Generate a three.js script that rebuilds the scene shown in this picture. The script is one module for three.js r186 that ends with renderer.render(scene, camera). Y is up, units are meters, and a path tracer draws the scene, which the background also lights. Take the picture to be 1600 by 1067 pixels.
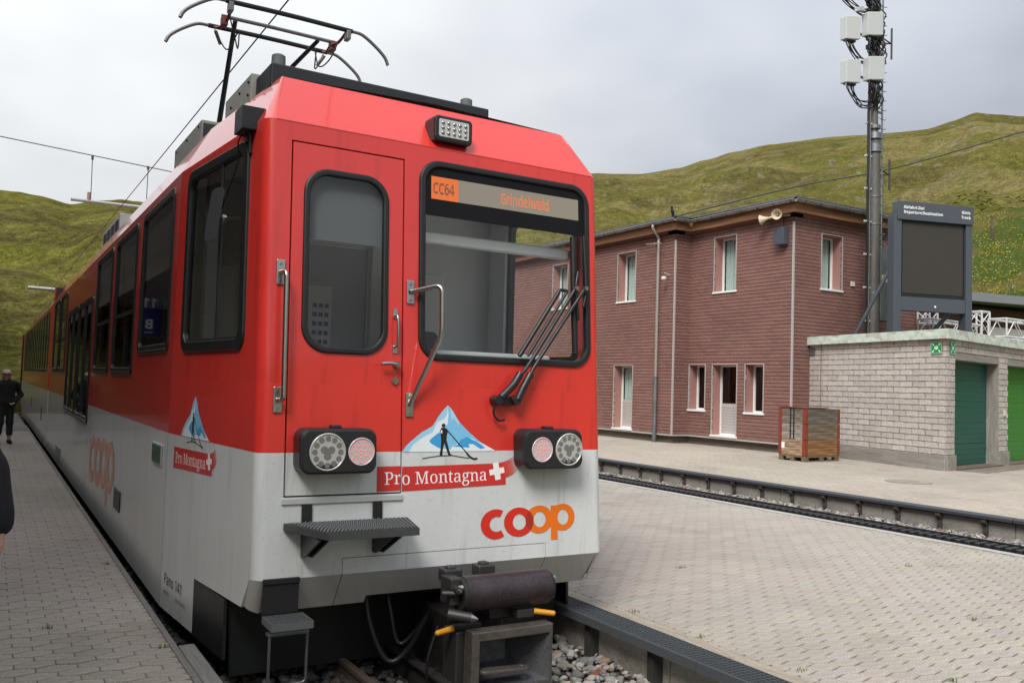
import * as THREE from 'three';
import { RoundedBoxGeometry } from 'three/addons/geometries/RoundedBoxGeometry.js';
import { FontLoader } from 'three/addons/loaders/FontLoader.js';
import { TextGeometry } from 'three/addons/geometries/TextGeometry.js';
import { mergeGeometries, mergeVertices, toCreasedNormals } from 'three/addons/utils/BufferGeometryUtils.js';

// ---------------------------------------------------------------- camera, sky, sun, exposure
const scene = new THREE.Scene();
const renderer = new THREE.WebGLRenderer({ antialias: true });
renderer.toneMapping = THREE.LinearToneMapping;
renderer.toneMappingExposure = 2.35;
renderer.shadowMap.enabled = true;
const D2R = Math.PI / 180;
const camera = new THREE.PerspectiveCamera(42.57, 1024 / 682, 0.1, 3000);
{
  const yaw = 30.784 * D2R, pitch = 2.952 * D2R, roll = 1.87 * D2R;
  const f = new THREE.Vector3(Math.sin(yaw) * Math.cos(pitch), Math.sin(pitch), -Math.cos(yaw) * Math.cos(pitch));
  const r = new THREE.Vector3(Math.cos(yaw), 0, Math.sin(yaw)), u = r.clone().cross(f);
  camera.position.set(0, 1.62, 0);
  camera.up.copy(r).multiplyScalar(-Math.sin(roll)).addScaledVector(u, Math.cos(roll));
  camera.lookAt(camera.position.clone().add(f));
}
const clamp = (v, a = 0, b = 1) => Math.max(a, Math.min(b, v));
const lerp = (a, b, t) => a + (b - a) * t;
const smooth = (a, b, v) => { const t = clamp((v - a) / (b - a)); return t * t * (3 - 2 * t); };
const table = (T, x) => { if (x <= T[0][0]) return T[0][1]; for (let i = 1; i < T.length; i++) if (x <= T[i][0]) { const t = (x - T[i - 1][0]) / (T[i][0] - T[i - 1][0]); return lerp(T[i - 1][1], T[i][1], t * t * (3 - 2 * t) * 0.5 + t * 0.5); } return T[T.length - 1][1]; };
function rng(seed) { let s = seed >>> 0; return () => { s = (s + 0x6D2B79F5) >>> 0; let t = Math.imul(s ^ (s >>> 15), 1 | s); t = (t + Math.imul(t ^ (t >>> 7), 61 | t)) ^ t; return ((t ^ (t >>> 14)) >>> 0) / 4294967296; }; }
function hash2(x, y, s = 0) { let h = Math.imul(x | 0, 374761393) + Math.imul(y | 0, 668265263) + Math.imul(s | 0, 974711); h = Math.imul(h ^ (h >>> 13), 1274126177); return ((h ^ (h >>> 16)) >>> 0) / 4294967296; }
function noise2(x, y, s = 0, per = 0) {
  const xi = Math.floor(x), yi = Math.floor(y), fx = x - xi, fy = y - yi, u = fx * fx * (3 - 2 * fx), v = fy * fy * (3 - 2 * fy);
  const w = (a) => per ? ((a % per) + per) % per : a;
  const a = hash2(w(xi), w(yi), s), b = hash2(w(xi + 1), w(yi), s), c = hash2(w(xi), w(yi + 1), s), d = hash2(w(xi + 1), w(yi + 1), s);
  return lerp(lerp(a, b, u), lerp(c, d, u), v);
}
function fbm(x, y, o = 4, s = 0, per = 0) { let a = 0.5, v = 0, n = 0; for (let i = 0; i < o; i++) { v += a * noise2(x, y, s + i * 17, per); n += a; x *= 2; y *= 2; per *= 2; a *= 0.5; } return v / n; }
{
  const W = 1024, H = 512, data = new Float32Array(W * H * 4);
  for (let j = 0; j < H; j++) for (let i = 0; i < W; i++) {
    const phi = (i + 0.5) / W * 2 * Math.PI, th = (j + 0.5) / H * Math.PI - Math.PI / 2;        // three: u from atan2(z, x)
    const y = Math.sin(th), c = Math.cos(th), x = Math.cos(phi - Math.PI) * c, z = Math.sin(phi - Math.PI) * c;
    const e = Math.max(y, 0.02), px = x / (e + 0.22), pz = z / (e + 0.22);
    const n = fbm(px * 1.1 + 7.3, pz * 1.1 + 3.1, 5, 3), m = fbm(px * 2.6 + 1.7, pz * 2.6 + 9.4, 4, 11);
    const thin = (-x * 0.94 - z * 0.34) / Math.max(c, 0.2) * smooth(0, 0.35, c);                 // thinner, brighter cloud on the side of the sun
    const cie = (1 + 2 * Math.max(y, 0)) / 3;                                                   // overcast sky: the zenith is three times the horizon
    const L = 0.70 * cie * (0.92 + 0.46 * thin + 0.44 * (n - 0.5) + 0.34 * (m - 0.5));
    const g = smooth(1.0, 0.65, L / (0.70 * cie));                                                            // denser cloud is bluer
    const k = (j * W + i) * 4;
    const below = smooth(0.0, -0.1, y);
    data[k] = lerp(L * lerp(0.975, 0.90, g), 0.16, below); data[k + 1] = lerp(L * lerp(1.0, 0.97, g), 0.16, below); data[k + 2] = lerp(L * lerp(1.03, 1.10, g), 0.12, below); data[k + 3] = 1;
  }
  const sky = new THREE.DataTexture(data, W, H, THREE.RGBAFormat, THREE.FloatType);
  sky.mapping = THREE.EquirectangularReflectionMapping; sky.magFilter = THREE.LinearFilter; sky.needsUpdate = true;
  scene.background = sky; scene.environment = sky;
}
const sun = new THREE.DirectionalLight(new THREE.Color(1, 0.965, 0.91), 1.5);
sun.position.set(-21, 38, 14); sun.target.position.set(6, 0, -10);
sun.castShadow = true; sun.shadow.radius = 45; sun.shadow.mapSize.set(2048, 2048);
Object.assign(sun.shadow.camera, { left: -40, right: 40, top: 40, bottom: -40, near: 1, far: 140 });
scene.add(sun, sun.target);

// ---------------------------------------------------------------- helpers
const used = {};
function uniq(name) { const n = used[name] = (used[name] ?? -1) + 1; return n ? name + '_' + String(n).padStart(3, '0') : name; }
function sh(m) { m.castShadow = true; m.receiveShadow = true; return m; }
const GROUPS = { track_rail: 'running rails under the train', rack_rail: 'toothed rack rails of the two tracks', horn_speaker: 'horn loudspeakers under the eaves', stage_truss: 'aluminium trusses on the shed roof', assembly_sign: 'green assembly point signs on the shed', dropper: 'droppers on the span wire', overhead_wire: 'wires strung over the station', fence_post: 'fence posts in the meadow', train_car: 'coupled cars of the red train', person: 'people on the left platform' };
function thing(name, label, category, pos, group = GROUPS[name]) {
  const o = new THREE.Group(); o.name = uniq(name); o.position.set(...pos); o.org = pos; o.userData = { label, category };
  if (group) o.userData.group = group; scene.add(o); return o;
}
function structure(name, label) { const o = new THREE.Group(); o.name = name; o.org = [0, 0, 0]; o.userData = { kind: 'structure', label }; scene.add(o); return o; }
// geometry given in world metres becomes a named part of its thing
function part(parent, name, geo, mat) {
  const o = parent.org; const g = Array.isArray(geo) ? merge(geo) : geo;
  g.translate(-o[0], -o[1], -o[2]);
  const m = sh(new THREE.Mesh(g, mat)); m.name = name; m.org = o; parent.add(m); return m;
}
function merge(list) {
  const l = list.map((g) => { let h = g.index ? g.toNonIndexed() : g; for (const k of Object.keys(h.attributes)) if (!['position', 'normal', 'uv'].includes(k)) h.deleteAttribute(k); if (!h.attributes.uv) h.setAttribute('uv', new THREE.BufferAttribute(new Float32Array(h.attributes.position.count * 2), 2)); return h; });
  return l.length === 1 ? l[0] : mergeGeometries(l);
}
const V = (x, y, z) => new THREE.Vector3(x, y, z);
function box(x0, x1, y0, y1, z0, z1, r = 0, seg = 1) {
  const sx = Math.abs(x1 - x0), sy = Math.abs(y1 - y0), sz = Math.abs(z1 - z0);
  const g = r ? new RoundedBoxGeometry(sx, sy, sz, seg, Math.min(r, sx / 2.01, sy / 2.01, sz / 2.01)) : new THREE.BoxGeometry(sx, sy, sz);
  return g.translate((x0 + x1) / 2, (y0 + y1) / 2, (z0 + z1) / 2);
}
function cyl(a, b, r0, r1 = r0, n = 10, caps = true) {
  const A = V(...a), B = V(...b), d = B.clone().sub(A), g = new THREE.CylinderGeometry(r1, r0, d.length(), n, 1, !caps);
  g.applyQuaternion(new THREE.Quaternion().setFromUnitVectors(V(0, 1, 0), d.normalize()));
  return g.translate((a[0] + b[0]) / 2, (a[1] + b[1]) / 2, (a[2] + b[2]) / 2);
}
function tube(pts, r, n = 8, seg = 0, tension = 0.5) {
  const c = new THREE.CatmullRomCurve3(pts.map((p) => V(...p)), false, 'catmullrom', tension);
  return new THREE.TubeGeometry(c, seg || pts.length * 6, r, n, false);
}
function bent(pts, r, bend = 0.04, n = 8) {                    // straight runs with rounded bends
  const P = pts.map((p) => V(...p)), path = new THREE.CurvePath(); let last = P[0];
  for (let i = 1; i < P.length - 1; i++) {
    const a = P[i].clone().add(P[i - 1].clone().sub(P[i]).setLength(bend)), b = P[i].clone().add(P[i + 1].clone().sub(P[i]).setLength(bend));
    path.add(new THREE.LineCurve3(last, a)); path.add(new THREE.QuadraticBezierCurve3(a, P[i], b)); last = b;
  }
  path.add(new THREE.LineCurve3(last, P[P.length - 1]));
  const pp = []; path.curves.forEach((c, k) => { const m = c.isLineCurve3 ? 1 : 5; for (let i = 0; i <= m; i++) if (i || !k) pp.push(c.getPoint(i / m)); });
  return new THREE.TubeGeometry(new Poly(pp), pp.length - 1, r, n, false);
}
class Poly extends THREE.Curve { constructor(p) { super(); this.p = p; } getPoint(t, o = new THREE.Vector3()) { const k = t * (this.p.length - 1), i = Math.min(Math.floor(k), this.p.length - 2); return o.copy(this.p[i]).lerp(this.p[i + 1], k - i); } getPointAt(t, o) { return this.getPoint(t, o); } getTangentAt(t, o) { return this.getTangent(t, o); } }
function rr(path, x0, y0, x1, y1, r) {
  path.moveTo(x0 + r, y0); path.lineTo(x1 - r, y0); path.absarc(x1 - r, y0 + r, r, -Math.PI / 2, 0, false); path.lineTo(x1, y1 - r); path.absarc(x1 - r, y1 - r, r, 0, Math.PI / 2, false);
  path.lineTo(x0 + r, y1); path.absarc(x0 + r, y1 - r, r, Math.PI / 2, Math.PI, false); path.lineTo(x0, y0 + r); path.absarc(x0 + r, y0 + r, r, Math.PI, Math.PI * 1.5, false); return path;
}
const poly = (pts, C = THREE.Shape) => { const s = new C(); pts.forEach(([x, y], i) => i ? s.lineTo(x, y) : s.moveTo(x, y)); s.closePath(); return s; };
const rrShape = (x0, y0, x1, y1, r) => rr(new THREE.Shape(), x0, y0, x1, y1, r);
const rrHole = (x0, y0, x1, y1, r) => rr(new THREE.Path(), x0, y0, x1, y1, r);
function ext(shape, depth, bevel = 0, seg = 10) {               // front face at z = 0, going back to -depth
  const g = new THREE.ExtrudeGeometry(shape, { depth: depth - 2 * bevel, bevelEnabled: bevel > 0, bevelSize: bevel, bevelOffset: -bevel, bevelThickness: bevel, bevelSegments: 2, curveSegments: seg });
  return g.translate(0, 0, -depth + bevel);
}
function warp(g, fn) {                                            // fn(x, y, z) -> [x, y, z]; normals follow
  const p = g.attributes.position; for (let i = 0; i < p.count; i++) p.setXYZ(i, ...fn(p.getX(i), p.getY(i), p.getZ(i)));
  g.computeVertexNormals(); return g;
}
function quadStrip(rows) {                                        // rows of equal length of [x,y,z]
  const n = rows[0].length, pos = [], uv = [], idx = [];
  rows.forEach((r, j) => r.forEach((p, i) => { pos.push(...p); uv.push(p[0] + p[2], p[1]); }));
  for (let j = 0; j < rows.length - 1; j++) for (let i = 0; i < n - 1; i++) { const a = j * n + i; idx.push(a, a + 1, a + n, a + 1, a + n + 1, a + n); }
  const g = new THREE.BufferGeometry(); g.setAttribute('position', new THREE.Float32BufferAttribute(pos, 3)); g.setAttribute('uv', new THREE.Float32BufferAttribute(uv, 2)); g.setIndex(idx); g.computeVertexNormals(); return g;
}
function mirror(g, c = 2.56) {
  const h = g.index ? g.toNonIndexed() : g.clone(); const p = h.attributes.position;
  for (let i = 0; i < p.count; i++) p.setX(i, 2 * c - p.getX(i));
  for (const k of Object.keys(h.attributes)) { const a = h.attributes[k], s = a.itemSize; for (let i = 0; i < a.count; i += 3) for (let q = 0; q < s; q++) { const t = a.array[(i + 1) * s + q]; a.array[(i + 1) * s + q] = a.array[(i + 2) * s + q]; a.array[(i + 2) * s + q] = t; } }
  h.computeVertexNormals(); return h;
}
const lin = (r, g, b) => new THREE.Color().setRGB(r, g, b);
function M(r, g, b, o = {}) { return new THREE.MeshPhysicalMaterial({ color: lin(r, g, b), roughness: 0.7, ...o }); }
function canvasTex(w, h, draw, rep) {
  const c = document.createElement('canvas'); c.width = w; c.height = h; const x = c.getContext('2d'); draw(x, w, h);
  const t = new THREE.CanvasTexture(c); t.colorSpace = THREE.SRGBColorSpace; t.magFilter = THREE.LinearFilter; return t;
}
// tileable grain: value around 1, written as an albedo multiplier
function grainTex(n, fn, srgb = true) {
  const d = new Uint8Array(n * n * 4);
  for (let j = 0; j < n; j++) for (let i = 0; i < n; i++) { const v = fn(i / n, j / n), k = (j * n + i) * 4; const a = Array.isArray(v) ? v : [v, v, v]; for (let q = 0; q < 3; q++) d[k + q] = clamp(a[q]) * 255; d[k + 3] = 255; }
  const t = new THREE.DataTexture(d, n, n); t.wrapS = t.wrapT = THREE.RepeatWrapping; t.magFilter = THREE.LinearFilter; t.minFilter = THREE.LinearMipmapLinearFilter; t.generateMipmaps = true; if (srgb) t.colorSpace = THREE.SRGBColorSpace; t.needsUpdate = true; return t;
}
function rep(t, x, y) { const c = t.clone(); c.repeat.set(x, y); c.needsUpdate = true; return c; }

// ---------------------------------------------------------------- shared textures and materials
const concreteTex = grainTex(512, (u, v) => { const a = fbm(u * 6, v * 6, 4, 5, 6), b = fbm(u * 90, v * 90, 2, 9, 90), c = fbm(u * 18, v * 18, 3, 21, 18); return 0.80 + 0.16 * (a - 0.5) * 1.4 + 0.22 * (b - 0.5) + (c > 0.66 ? -0.05 : 0); });
const streakTex = grainTex(512, (u, v) => {                        // rain streaks and road dirt on pale paint
  const s = fbm(u * 40, v * 3, 4, 31, 0), t = fbm(u * 9, v * 1.5, 3, 37), f = fbm(u * 120, v * 120, 2, 43);
  const k = 0.955 - 0.07 * smooth(0.56, 0.85, s) - 0.07 * (t - 0.4) - (f > 0.78 ? 0.05 : 0); return [k, k * 0.997, k * 0.988]; });
const redTex = grainTex(512, (u, v) => { const s = fbm(u * 34, v * 2.4, 4, 71), t = fbm(u * 5, v * 5, 3, 73); return 0.95 - 0.07 * smooth(0.56, 0.9, s) + 0.05 * (t - 0.5); });
const orangePeel = grainTex(256, (u, v) => fbm(u * 5, v * 5, 3, 91, 5), false);
const woodTex = grainTex(512, (u, v) => { const g = fbm(u * 3 + 0.6 * fbm(u * 2, v * 14, 2, 4), v * 46, 4, 12), b = fbm(u * 4, v * 5, 3, 19); return 0.62 + 0.5 * (g - 0.5) + 0.35 * (b - 0.5); });
const RED = M(0.76, 0.040, 0.030, { roughness: 0.34, clearcoat: 0.75, clearcoatRoughness: 0.06, map: redTex, bumpMap: orangePeel, bumpScale: 0.0012 });
const WHITE = M(0.72, 0.74, 0.75, { roughness: 0.36, clearcoat: 0.65, clearcoatRoughness: 0.07, map: streakTex, bumpMap: orangePeel, bumpScale: 0.0012 });
const DIRTYW = M(0.62, 0.60, 0.57, { roughness: 0.5, clearcoat: 0.3, clearcoatRoughness: 0.3, map: streakTex });
const RUBBER = M(0.013, 0.013, 0.014, { roughness: 0.42 });
const BLACK = M(0.016, 0.017, 0.019, { roughness: 0.38, bumpMap: orangePeel, bumpScale: 0.002 });
const SOOT = M(0.012, 0.012, 0.013, { roughness: 0.75 });
const STEEL = M(0.50, 0.49, 0.47, { roughness: 0.28, metalness: 1 });
const GALV = M(0.36, 0.38, 0.40, { roughness: 0.48, metalness: 0.75, map: concreteTex });
const GREYBOX = M(0.42, 0.41, 0.38, { roughness: 0.5, metalness: 0.25, map: streakTex });
const DARKSTEEL = M(0.065, 0.062, 0.062, { roughness: 0.5, metalness: 0.6 });
const CASTIRON = M(0.105, 0.085, 0.088, { roughness: 0.42, metalness: 0.75, map: concreteTex });
const GLASS = M(0.96, 0.98, 0.97, { roughness: 0.02, transmission: 1, thickness: 0, ior: 1.52 });
const TINT = M(0.26, 0.27, 0.27, { roughness: 0.02, transmission: 1, thickness: 0, ior: 1.52 });
const YELLOW = M(0.62, 0.27, 0.012, { roughness: 0.45 });
const SEAM = M(0.010, 0.009, 0.009, { roughness: 0.9 });
const CONC = M(0.30, 0.285, 0.26, { roughness: 0.92, map: concreteTex, bumpMap: concreteTex, bumpScale: 0.003 });
// ---------------------------------------------------------------- terrain: one sheet from the station yard to the skyline
const SKYLINE = [[-180, 8], [-130, 10], [-70, 12], [-20, 10.8], [-1.5, 10.15], [0, 10.08], [1, 10.1], [2, 10.05], [3.6, 9.75], [5, 10.13], [6.3, 10.37], [7.4, 10.34], [15, 11.5], [26, 12.8], [33, 13.75], [35.5, 13.95], [38.8, 13.93], [41.3, 14.27], [42.9, 14.72], [44.9, 15.21], [46.9, 15.56], [50.7, 15.81], [54.4, 15.81], [56.1, 15.84], [57.5, 16.18], [58.67, 16.51], [59.8, 16.28], [61.1, 16.03], [66, 16.6], [80, 15], [110, 12], [150, 9], [180, 8]];
const KNOLL = [[44, -2], [50, 5], [54, 9.2], [57.2, 10.32], [58.5, 10.43], [59.8, 10.71], [61.1, 10.88], [70, 11.3], [85, 9], [105, -2]];
const KR = 78;
function terrainY(x, z) {
  const r = Math.hypot(x, z), az = Math.atan2(x, -z) / D2R;
  if (r < 29) return -0.5;
  const R = lerp(250, 430, smooth(5, 34, az) * smooth(170, 110, az)), r0 = 34;
  const el = table(SKYLINE, az), top = R * Math.tan(el * D2R) + 1.62, t = (r - r0) / (R - r0);
  const bump = (fbm(x / 60 + 3, z / 60 + 8, 5, 51) - 0.5) * 26 + (fbm(x / 17, z / 17, 4, 57) - 0.5) * 6;
  const fine = (fbm(x / 4.2, z / 4.2, 4, 61) - 0.5) * 0.95 * smooth(34, 70, r);
  let h;
  if (t <= 0) h = -0.5;
  else if (t < 1) { h = -0.5 + (top + 0.5) * (0.22 * t + 0.78 * Math.pow(t, 1.22)); h += bump * Math.pow(Math.sin(Math.PI * clamp(t * 1.02)), 1.2) * smooth(0, 0.25, t) + fine * (1 - smooth(0.9, 1, t) * 0.6); }
  else h = top + fine * 0.4 - (t - 1) * 30 * (t - 1) - (t - 1) * 6;
  const ke = table(KNOLL, az);
  if (ke > -2 && az > 44 && az < 105) {
    const kh = KR * Math.tan(ke * D2R) + 1.62;
    const k = r < KR ? lerp(-0.5, kh, Math.pow(smooth(38, KR + 14, r) / smooth(38, KR + 14, KR), 0.85)) : kh - (r - KR) * 0.06;
    if (k > h) h = k + (fbm(x / 3, z / 3, 3, 63) - 0.5) * 0.5 * smooth(38, 50, r);
  }
  return h;
}
const grassTex = grainTex(1024, (u, v) => {
  const a = fbm(u * 120, v * 120, 3, 81, 120), b = fbm(u * 36, v * 36, 3, 83, 36), c = fbm(u * 300, v * 300, 2, 87, 300);
  const k = 0.64 + 0.24 * (a - 0.5) + 0.24 * (b - 0.5) + 0.4 * (c - 0.5); return [k, k * (0.97 + 0.06 * b), k * 0.92]; });
function grassColor(x, z, y) {
  const r = Math.hypot(x, z), az = Math.atan2(x, -z) / D2R;
  const a = fbm(x / 38 + 5, z / 38, 4, 101), b = fbm(x / 11, z / 11 + 4, 4, 103), c = fbm(x / 70, z / 24, 3, 107), d = fbm(x / 3.1, z / 3.1, 3, 109);
  let col = [0.134, 0.124, 0.043];
  const mixc = (q, t) => { col = col.map((v, i) => lerp(v, q[i], clamp(t))); };
  mixc([0.200, 0.166, 0.082], smooth(0.38, 0.60, a) * 0.9);            // straw
  mixc([0.098, 0.108, 0.026], smooth(0.54, 0.68, b) * 0.6);            // lush
  mixc([0.096, 0.080, 0.040], smooth(0.50, 0.66, c * 0.5 + b * 0.25 + d * 0.25) * 0.8);   // heather
  mixc([0.205, 0.170, 0.105], smooth(0.60, 0.72, fbm(x / 26 + 40, z / 9, 4, 113)) * 0.55); // bare, dry soil
  mixc([0.20, 0.185, 0.165], smooth(0.735, 0.77, fbm(x / 5, z / 5, 4, 117)) * 0.7);      // stones
  { const w = smooth(20, 4, az) * smooth(-40, -4, az), e = fbm(x / 16 + 2, z / 5, 4, 121), f2 = fbm(x / 4, z / 2.2, 4, 123); mixc([0.106, 0.108, 0.026], w * 0.6); mixc([0.140, 0.142, 0.034], w * smooth(0.52, 0.68, fbm(x / 22, z / 12 + 7, 3, 127)) * 0.8); mixc([0.080, 0.066, 0.032], w * smooth(0.46, 0.64, 0.7 * e + 0.3 * f2) * 0.8); }   // greener, rougher slope beyond the train
  if (az > 50 && r < KR + 4) mixc([0.095, 0.135, 0.016], 0.8);
  if (r < 34) mixc([0.16, 0.15, 0.13], 1);
  const k = 0.93 + 0.20 * d; return col.map((v) => v * k * 1.75);
}
{
  const th = []; for (let a = -180; a < -4; a += 4) th.push(a); for (let a = -4; a < 66; a += 0.095) th.push(a); for (let a = 66; a <= 180.01; a += 3) th.push(Math.min(a, 180));
  if (th[th.length - 1] < 180) th.push(180);
  const rs = [0.4, 15, 28]; for (let r = 30; r < 560; r *= 1.0135) rs.push(r); rs.push(600, 700, 900, 1300);
  const n = th.length, pos = [], col = [], uv = [], idx = [];
  for (const r of rs) for (const a of th) {
    const x = r * Math.sin(a * D2R), z = -r * Math.cos(a * D2R), y = r > 560 ? terrainY(x / r * 560, z / r * 560) - (r - 560) * 0.3 : terrainY(x, z);
    pos.push(x, y, z); col.push(...grassColor(x, z, y)); uv.push(x / 41 + 0.02 * z / 41, z / 41);
  }
  for (let j = 0; j < rs.length - 1; j++) for (let i = 0; i < n - 1; i++) { const a = j * n + i; idx.push(a, a + 1, a + n, a + 1, a + n + 1, a + n); }
  const g = new THREE.BufferGeometry(); g.setAttribute('position', new THREE.Float32BufferAttribute(pos, 3)); g.setAttribute('color', new THREE.Float32BufferAttribute(col, 3)); g.setAttribute('uv', new THREE.Float32BufferAttribute(uv, 2)); g.setIndex(idx); g.computeVertexNormals();
  const m = sh(new THREE.Mesh(g, new THREE.MeshPhysicalMaterial({ vertexColors: true, roughness: 1, specularIntensity: 0, map: grassTex })));
  m.name = 'hillside'; m.userData = { kind: 'structure', label: 'grassy alpine hillside rising behind the station' }; scene.add(m);
}
function instanced(name, label, geo, mat, list, parent) {           // list of [x,y,z, sx,sy,sz, rotY, [r,g,b]]
  const im = new THREE.InstancedMesh(geo, mat, list.length), q = new THREE.Matrix4(), e = new THREE.Euler(), qt = new THREE.Quaternion(), c = new THREE.Color();
  list.forEach((l, i) => { e.set(l[8] || 0, l[6], l[9] || 0, 'YXZ'); q.compose(V(l[0], l[1], l[2]), qt.setFromEuler(e), V(l[3], l[4], l[5])); im.setMatrixAt(i, q); if (l[7]) im.setColorAt(i, c.setRGB(...l[7])); });
  sh(im); im.name = name; im.userData = { kind: 'stuff' }; if (label) im.userData.label = label;
  (parent || scene).add(im); return im;
}
function lump(seed, detail = 1, flat = 0.6) {
  const g = mergeVertices(new THREE.IcosahedronGeometry(1, detail).deleteAttribute('normal').deleteAttribute('uv')), R = rng(seed), p = g.attributes.position;
  for (let i = 0; i < p.count; i++) { const k = 0.72 + 0.5 * R(); p.setXYZ(i, p.getX(i) * k, p.getY(i) * k * flat, p.getZ(i) * k); } g.computeVertexNormals(); return g;
}
function tuft(seed, blades, spread) {
  const R = rng(seed), pos = [], idx = [];
  for (let i = 0; i < blades; i++) {
    const a = R() * 6.283, b = R() * 6.283, d = R() * spread, x = Math.cos(b) * d, z = Math.sin(b) * d, w = 0.02 + R() * 0.02, h = 0.5 + R() * 0.5, lx = Math.cos(a) * 0.35 * R(), lz = Math.sin(a) * 0.35 * R(), s = pos.length / 3;
    pos.push(x - w * Math.sin(a), -0.1, z + w * Math.cos(a), x + w * Math.sin(a), -0.1, z - w * Math.cos(a), x + lx * 0.5 - w * 0.7 * Math.sin(a), h * 0.6, z + lz * 0.5 + w * 0.7 * Math.cos(a), x + lx * 0.5 + w * 0.7 * Math.sin(a), h * 0.6, z + lz * 0.5 - w * 0.7 * Math.cos(a), x + lx * 1.4, h, z + lz * 1.4);
    idx.push(s, s + 1, s + 2, s + 1, s + 3, s + 2, s + 2, s + 3, s + 4);
  }
  const g = new THREE.BufferGeometry(); g.setAttribute('position', new THREE.Float32BufferAttribute(pos, 3)); g.setIndex(idx); g.computeVertexNormals(); return g;
}
{
  const R = rng(5), bl = [], tf = [], fl = [];
  for (let i = 0; i < 4000; i++) {                                    // tussocks and low shrubs over the slopes
    const az = 33 + R() * 29, r = 50 + 130 * Math.pow(R(), 0.75), x = r * Math.sin(az * D2R), z = -r * Math.cos(az * D2R);
    if (az > 48 && r < 150) continue; const k = fbm(x / 11, z / 11 + 4, 3, 103), q = fbm(x / 30, z / 30, 2, 211); if (q + (k - 0.5) < 0.42 + 0.2 * (R() - 0.3)) continue;
    const s = (0.10 + 0.26 * R() * R()) * (0.55 + r / 300), c = grassColor(x, z, 0), f = 0.85 + 0.25 * R();
    bl.push([x, terrainY(x, z) + s * 0.06, z, s * (1 + R()), s * 0.36, s * (1 + R()), R() * 6.28, c.map((v, j) => v * f * (j === 0 ? 0.94 : 1))]);
  }
  instanced('grass_tussocks', 'low tussocks and shrubs scattered over the grassy slopes', lump(3, 1, 0.7), new THREE.MeshPhysicalMaterial({ roughness: 1, specularIntensity: 0 }), bl).userData.category = 'grass';
  for (let i = 0; i < 60000; i++) {
    const az = 55.5 + R() * 7.5, r = 54 + 26 * Math.sqrt(R()), x = r * Math.sin(az * D2R), z = -r * Math.cos(az * D2R), s = 0.16 + 0.26 * R(), f = 0.7 + 0.6 * R(), st = fbm(x / 4, z / 4, 3, 301);
    tf.push([x, terrainY(x, z), z, s * 1.1, s, s * 1.1, R() * 6.28, st > 0.55 ? [0.20 * f, 0.19 * f, 0.04 * f] : [0.115 * f, 0.165 * f, 0.018 * f]]);
    const fk = fbm(x / 2.6 + 9, z / 2.6, 3, 307);
    if (R() < 0.055 * smooth(0.46, 0.66, fk)) fl.push([x, terrainY(x, z) + 0.2 + 0.16 * R(), z, 0.03 + 0.035 * R(), 0.03, 0.03 + 0.035 * R(), R() * 6, R() < 0.85 ? [0.62, 0.43, 0.01] : [0.6, 0.6, 0.5]]);
  }
  instanced('meadow_grass', 'tall green meadow grass on the slope behind the display board', tuft(9, 7, 0.5), M(1, 1, 1, { roughness: 0.95, transmission: 0.25, thickness: 0 }), tf).userData.category = 'grass';
  instanced('meadow_flowers', 'small yellow flowers dotted through the green meadow', new THREE.OctahedronGeometry(1, 0), M(1, 1, 1, { roughness: 0.9 }), fl).userData.category = 'flowers';
}

// ---------------------------------------------------------------- platforms: pavers, kerbs, track beds
const PL = 0.205, PW = 0.108, AMP = 0.011, GAP = 0.003;
function paverGeo() {
  const out = [], N = 6, L = PL / 2 - GAP, W = PW / 2 - 0.0055;
  for (let i = 0; i <= N; i++) { const t = i / N, x = -L + 2 * L * t; out.push([x, -(W + AMP * Math.sin(Math.PI * 2 * t - Math.PI / 2))]); }
  for (let i = 0; i <= N; i++) { const t = 1 - i / N, x = -L + 2 * L * t; out.push([x, W + AMP * Math.sin(Math.PI * 2 * t - Math.PI / 2)]); }
  const n = out.length, pos = [], idx = [], c = 0.004;
  const ins = out.map(([x, z]) => [x * (1 - c / L * 1.0), z - Math.sign(z) * c]);
  ins.forEach(([x, z]) => pos.push(x, 0, z)); out.forEach(([x, z]) => pos.push(x, -0.004, z)); out.forEach(([x, z]) => pos.push(x, -0.03, z));
  for (let i = 0; i < N; i++) { const a = i, b = i + 1, d = n - 1 - i, e = n - 2 - i; idx.push(a, d, b, b, d, e); }
  for (let i = 0; i < n; i++) { const j = (i + 1) % n; idx.push(i, j, i + n, j, j + n, i + n, i + n, j + n, i + 2 * n, j + n, j + 2 * n, i + 2 * n); }
  let g = new THREE.BufferGeometry(); g.setAttribute('position', new THREE.Float32BufferAttribute(pos, 3)); g.setIndex(idx); g = g.toNonIndexed(); g.computeVertexNormals();
  const p = g.attributes.position, uv = new Float32Array(p.count * 2); for (let i = 0; i < p.count; i++) { uv[2 * i] = p.getX(i) / 0.5; uv[2 * i + 1] = p.getZ(i) / 0.5; } g.setAttribute('uv', new THREE.BufferAttribute(uv, 2)); return g;
}
const paverShape = paverGeo();
const paverTex = grainTex(512, (u, v) => { const a = fbm(u * 8, v * 8, 3, 5, 8), b = fbm(u * 130, v * 130, 2, 9, 130); return 0.86 + 0.12 * (a - 0.5) + 0.34 * (b - 0.5); });
const paverMat = (c) => new THREE.MeshStandardMaterial({ color: lin(...c), roughness: 0.94, map: paverTex, bumpMap: paverTex, bumpScale: 0.0025 });
const PAVW = paverMat([1, 1, 1]);
const frustum = new THREE.Frustum(); camera.updateMatrixWorld(); camera.updateProjectionMatrix();
camera.matrixWorldInverse.copy(camera.matrixWorld).invert();
frustum.setFromProjectionMatrix(new THREE.Matrix4().multiplyMatrices(camera.projectionMatrix, camera.matrixWorldInverse));
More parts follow.
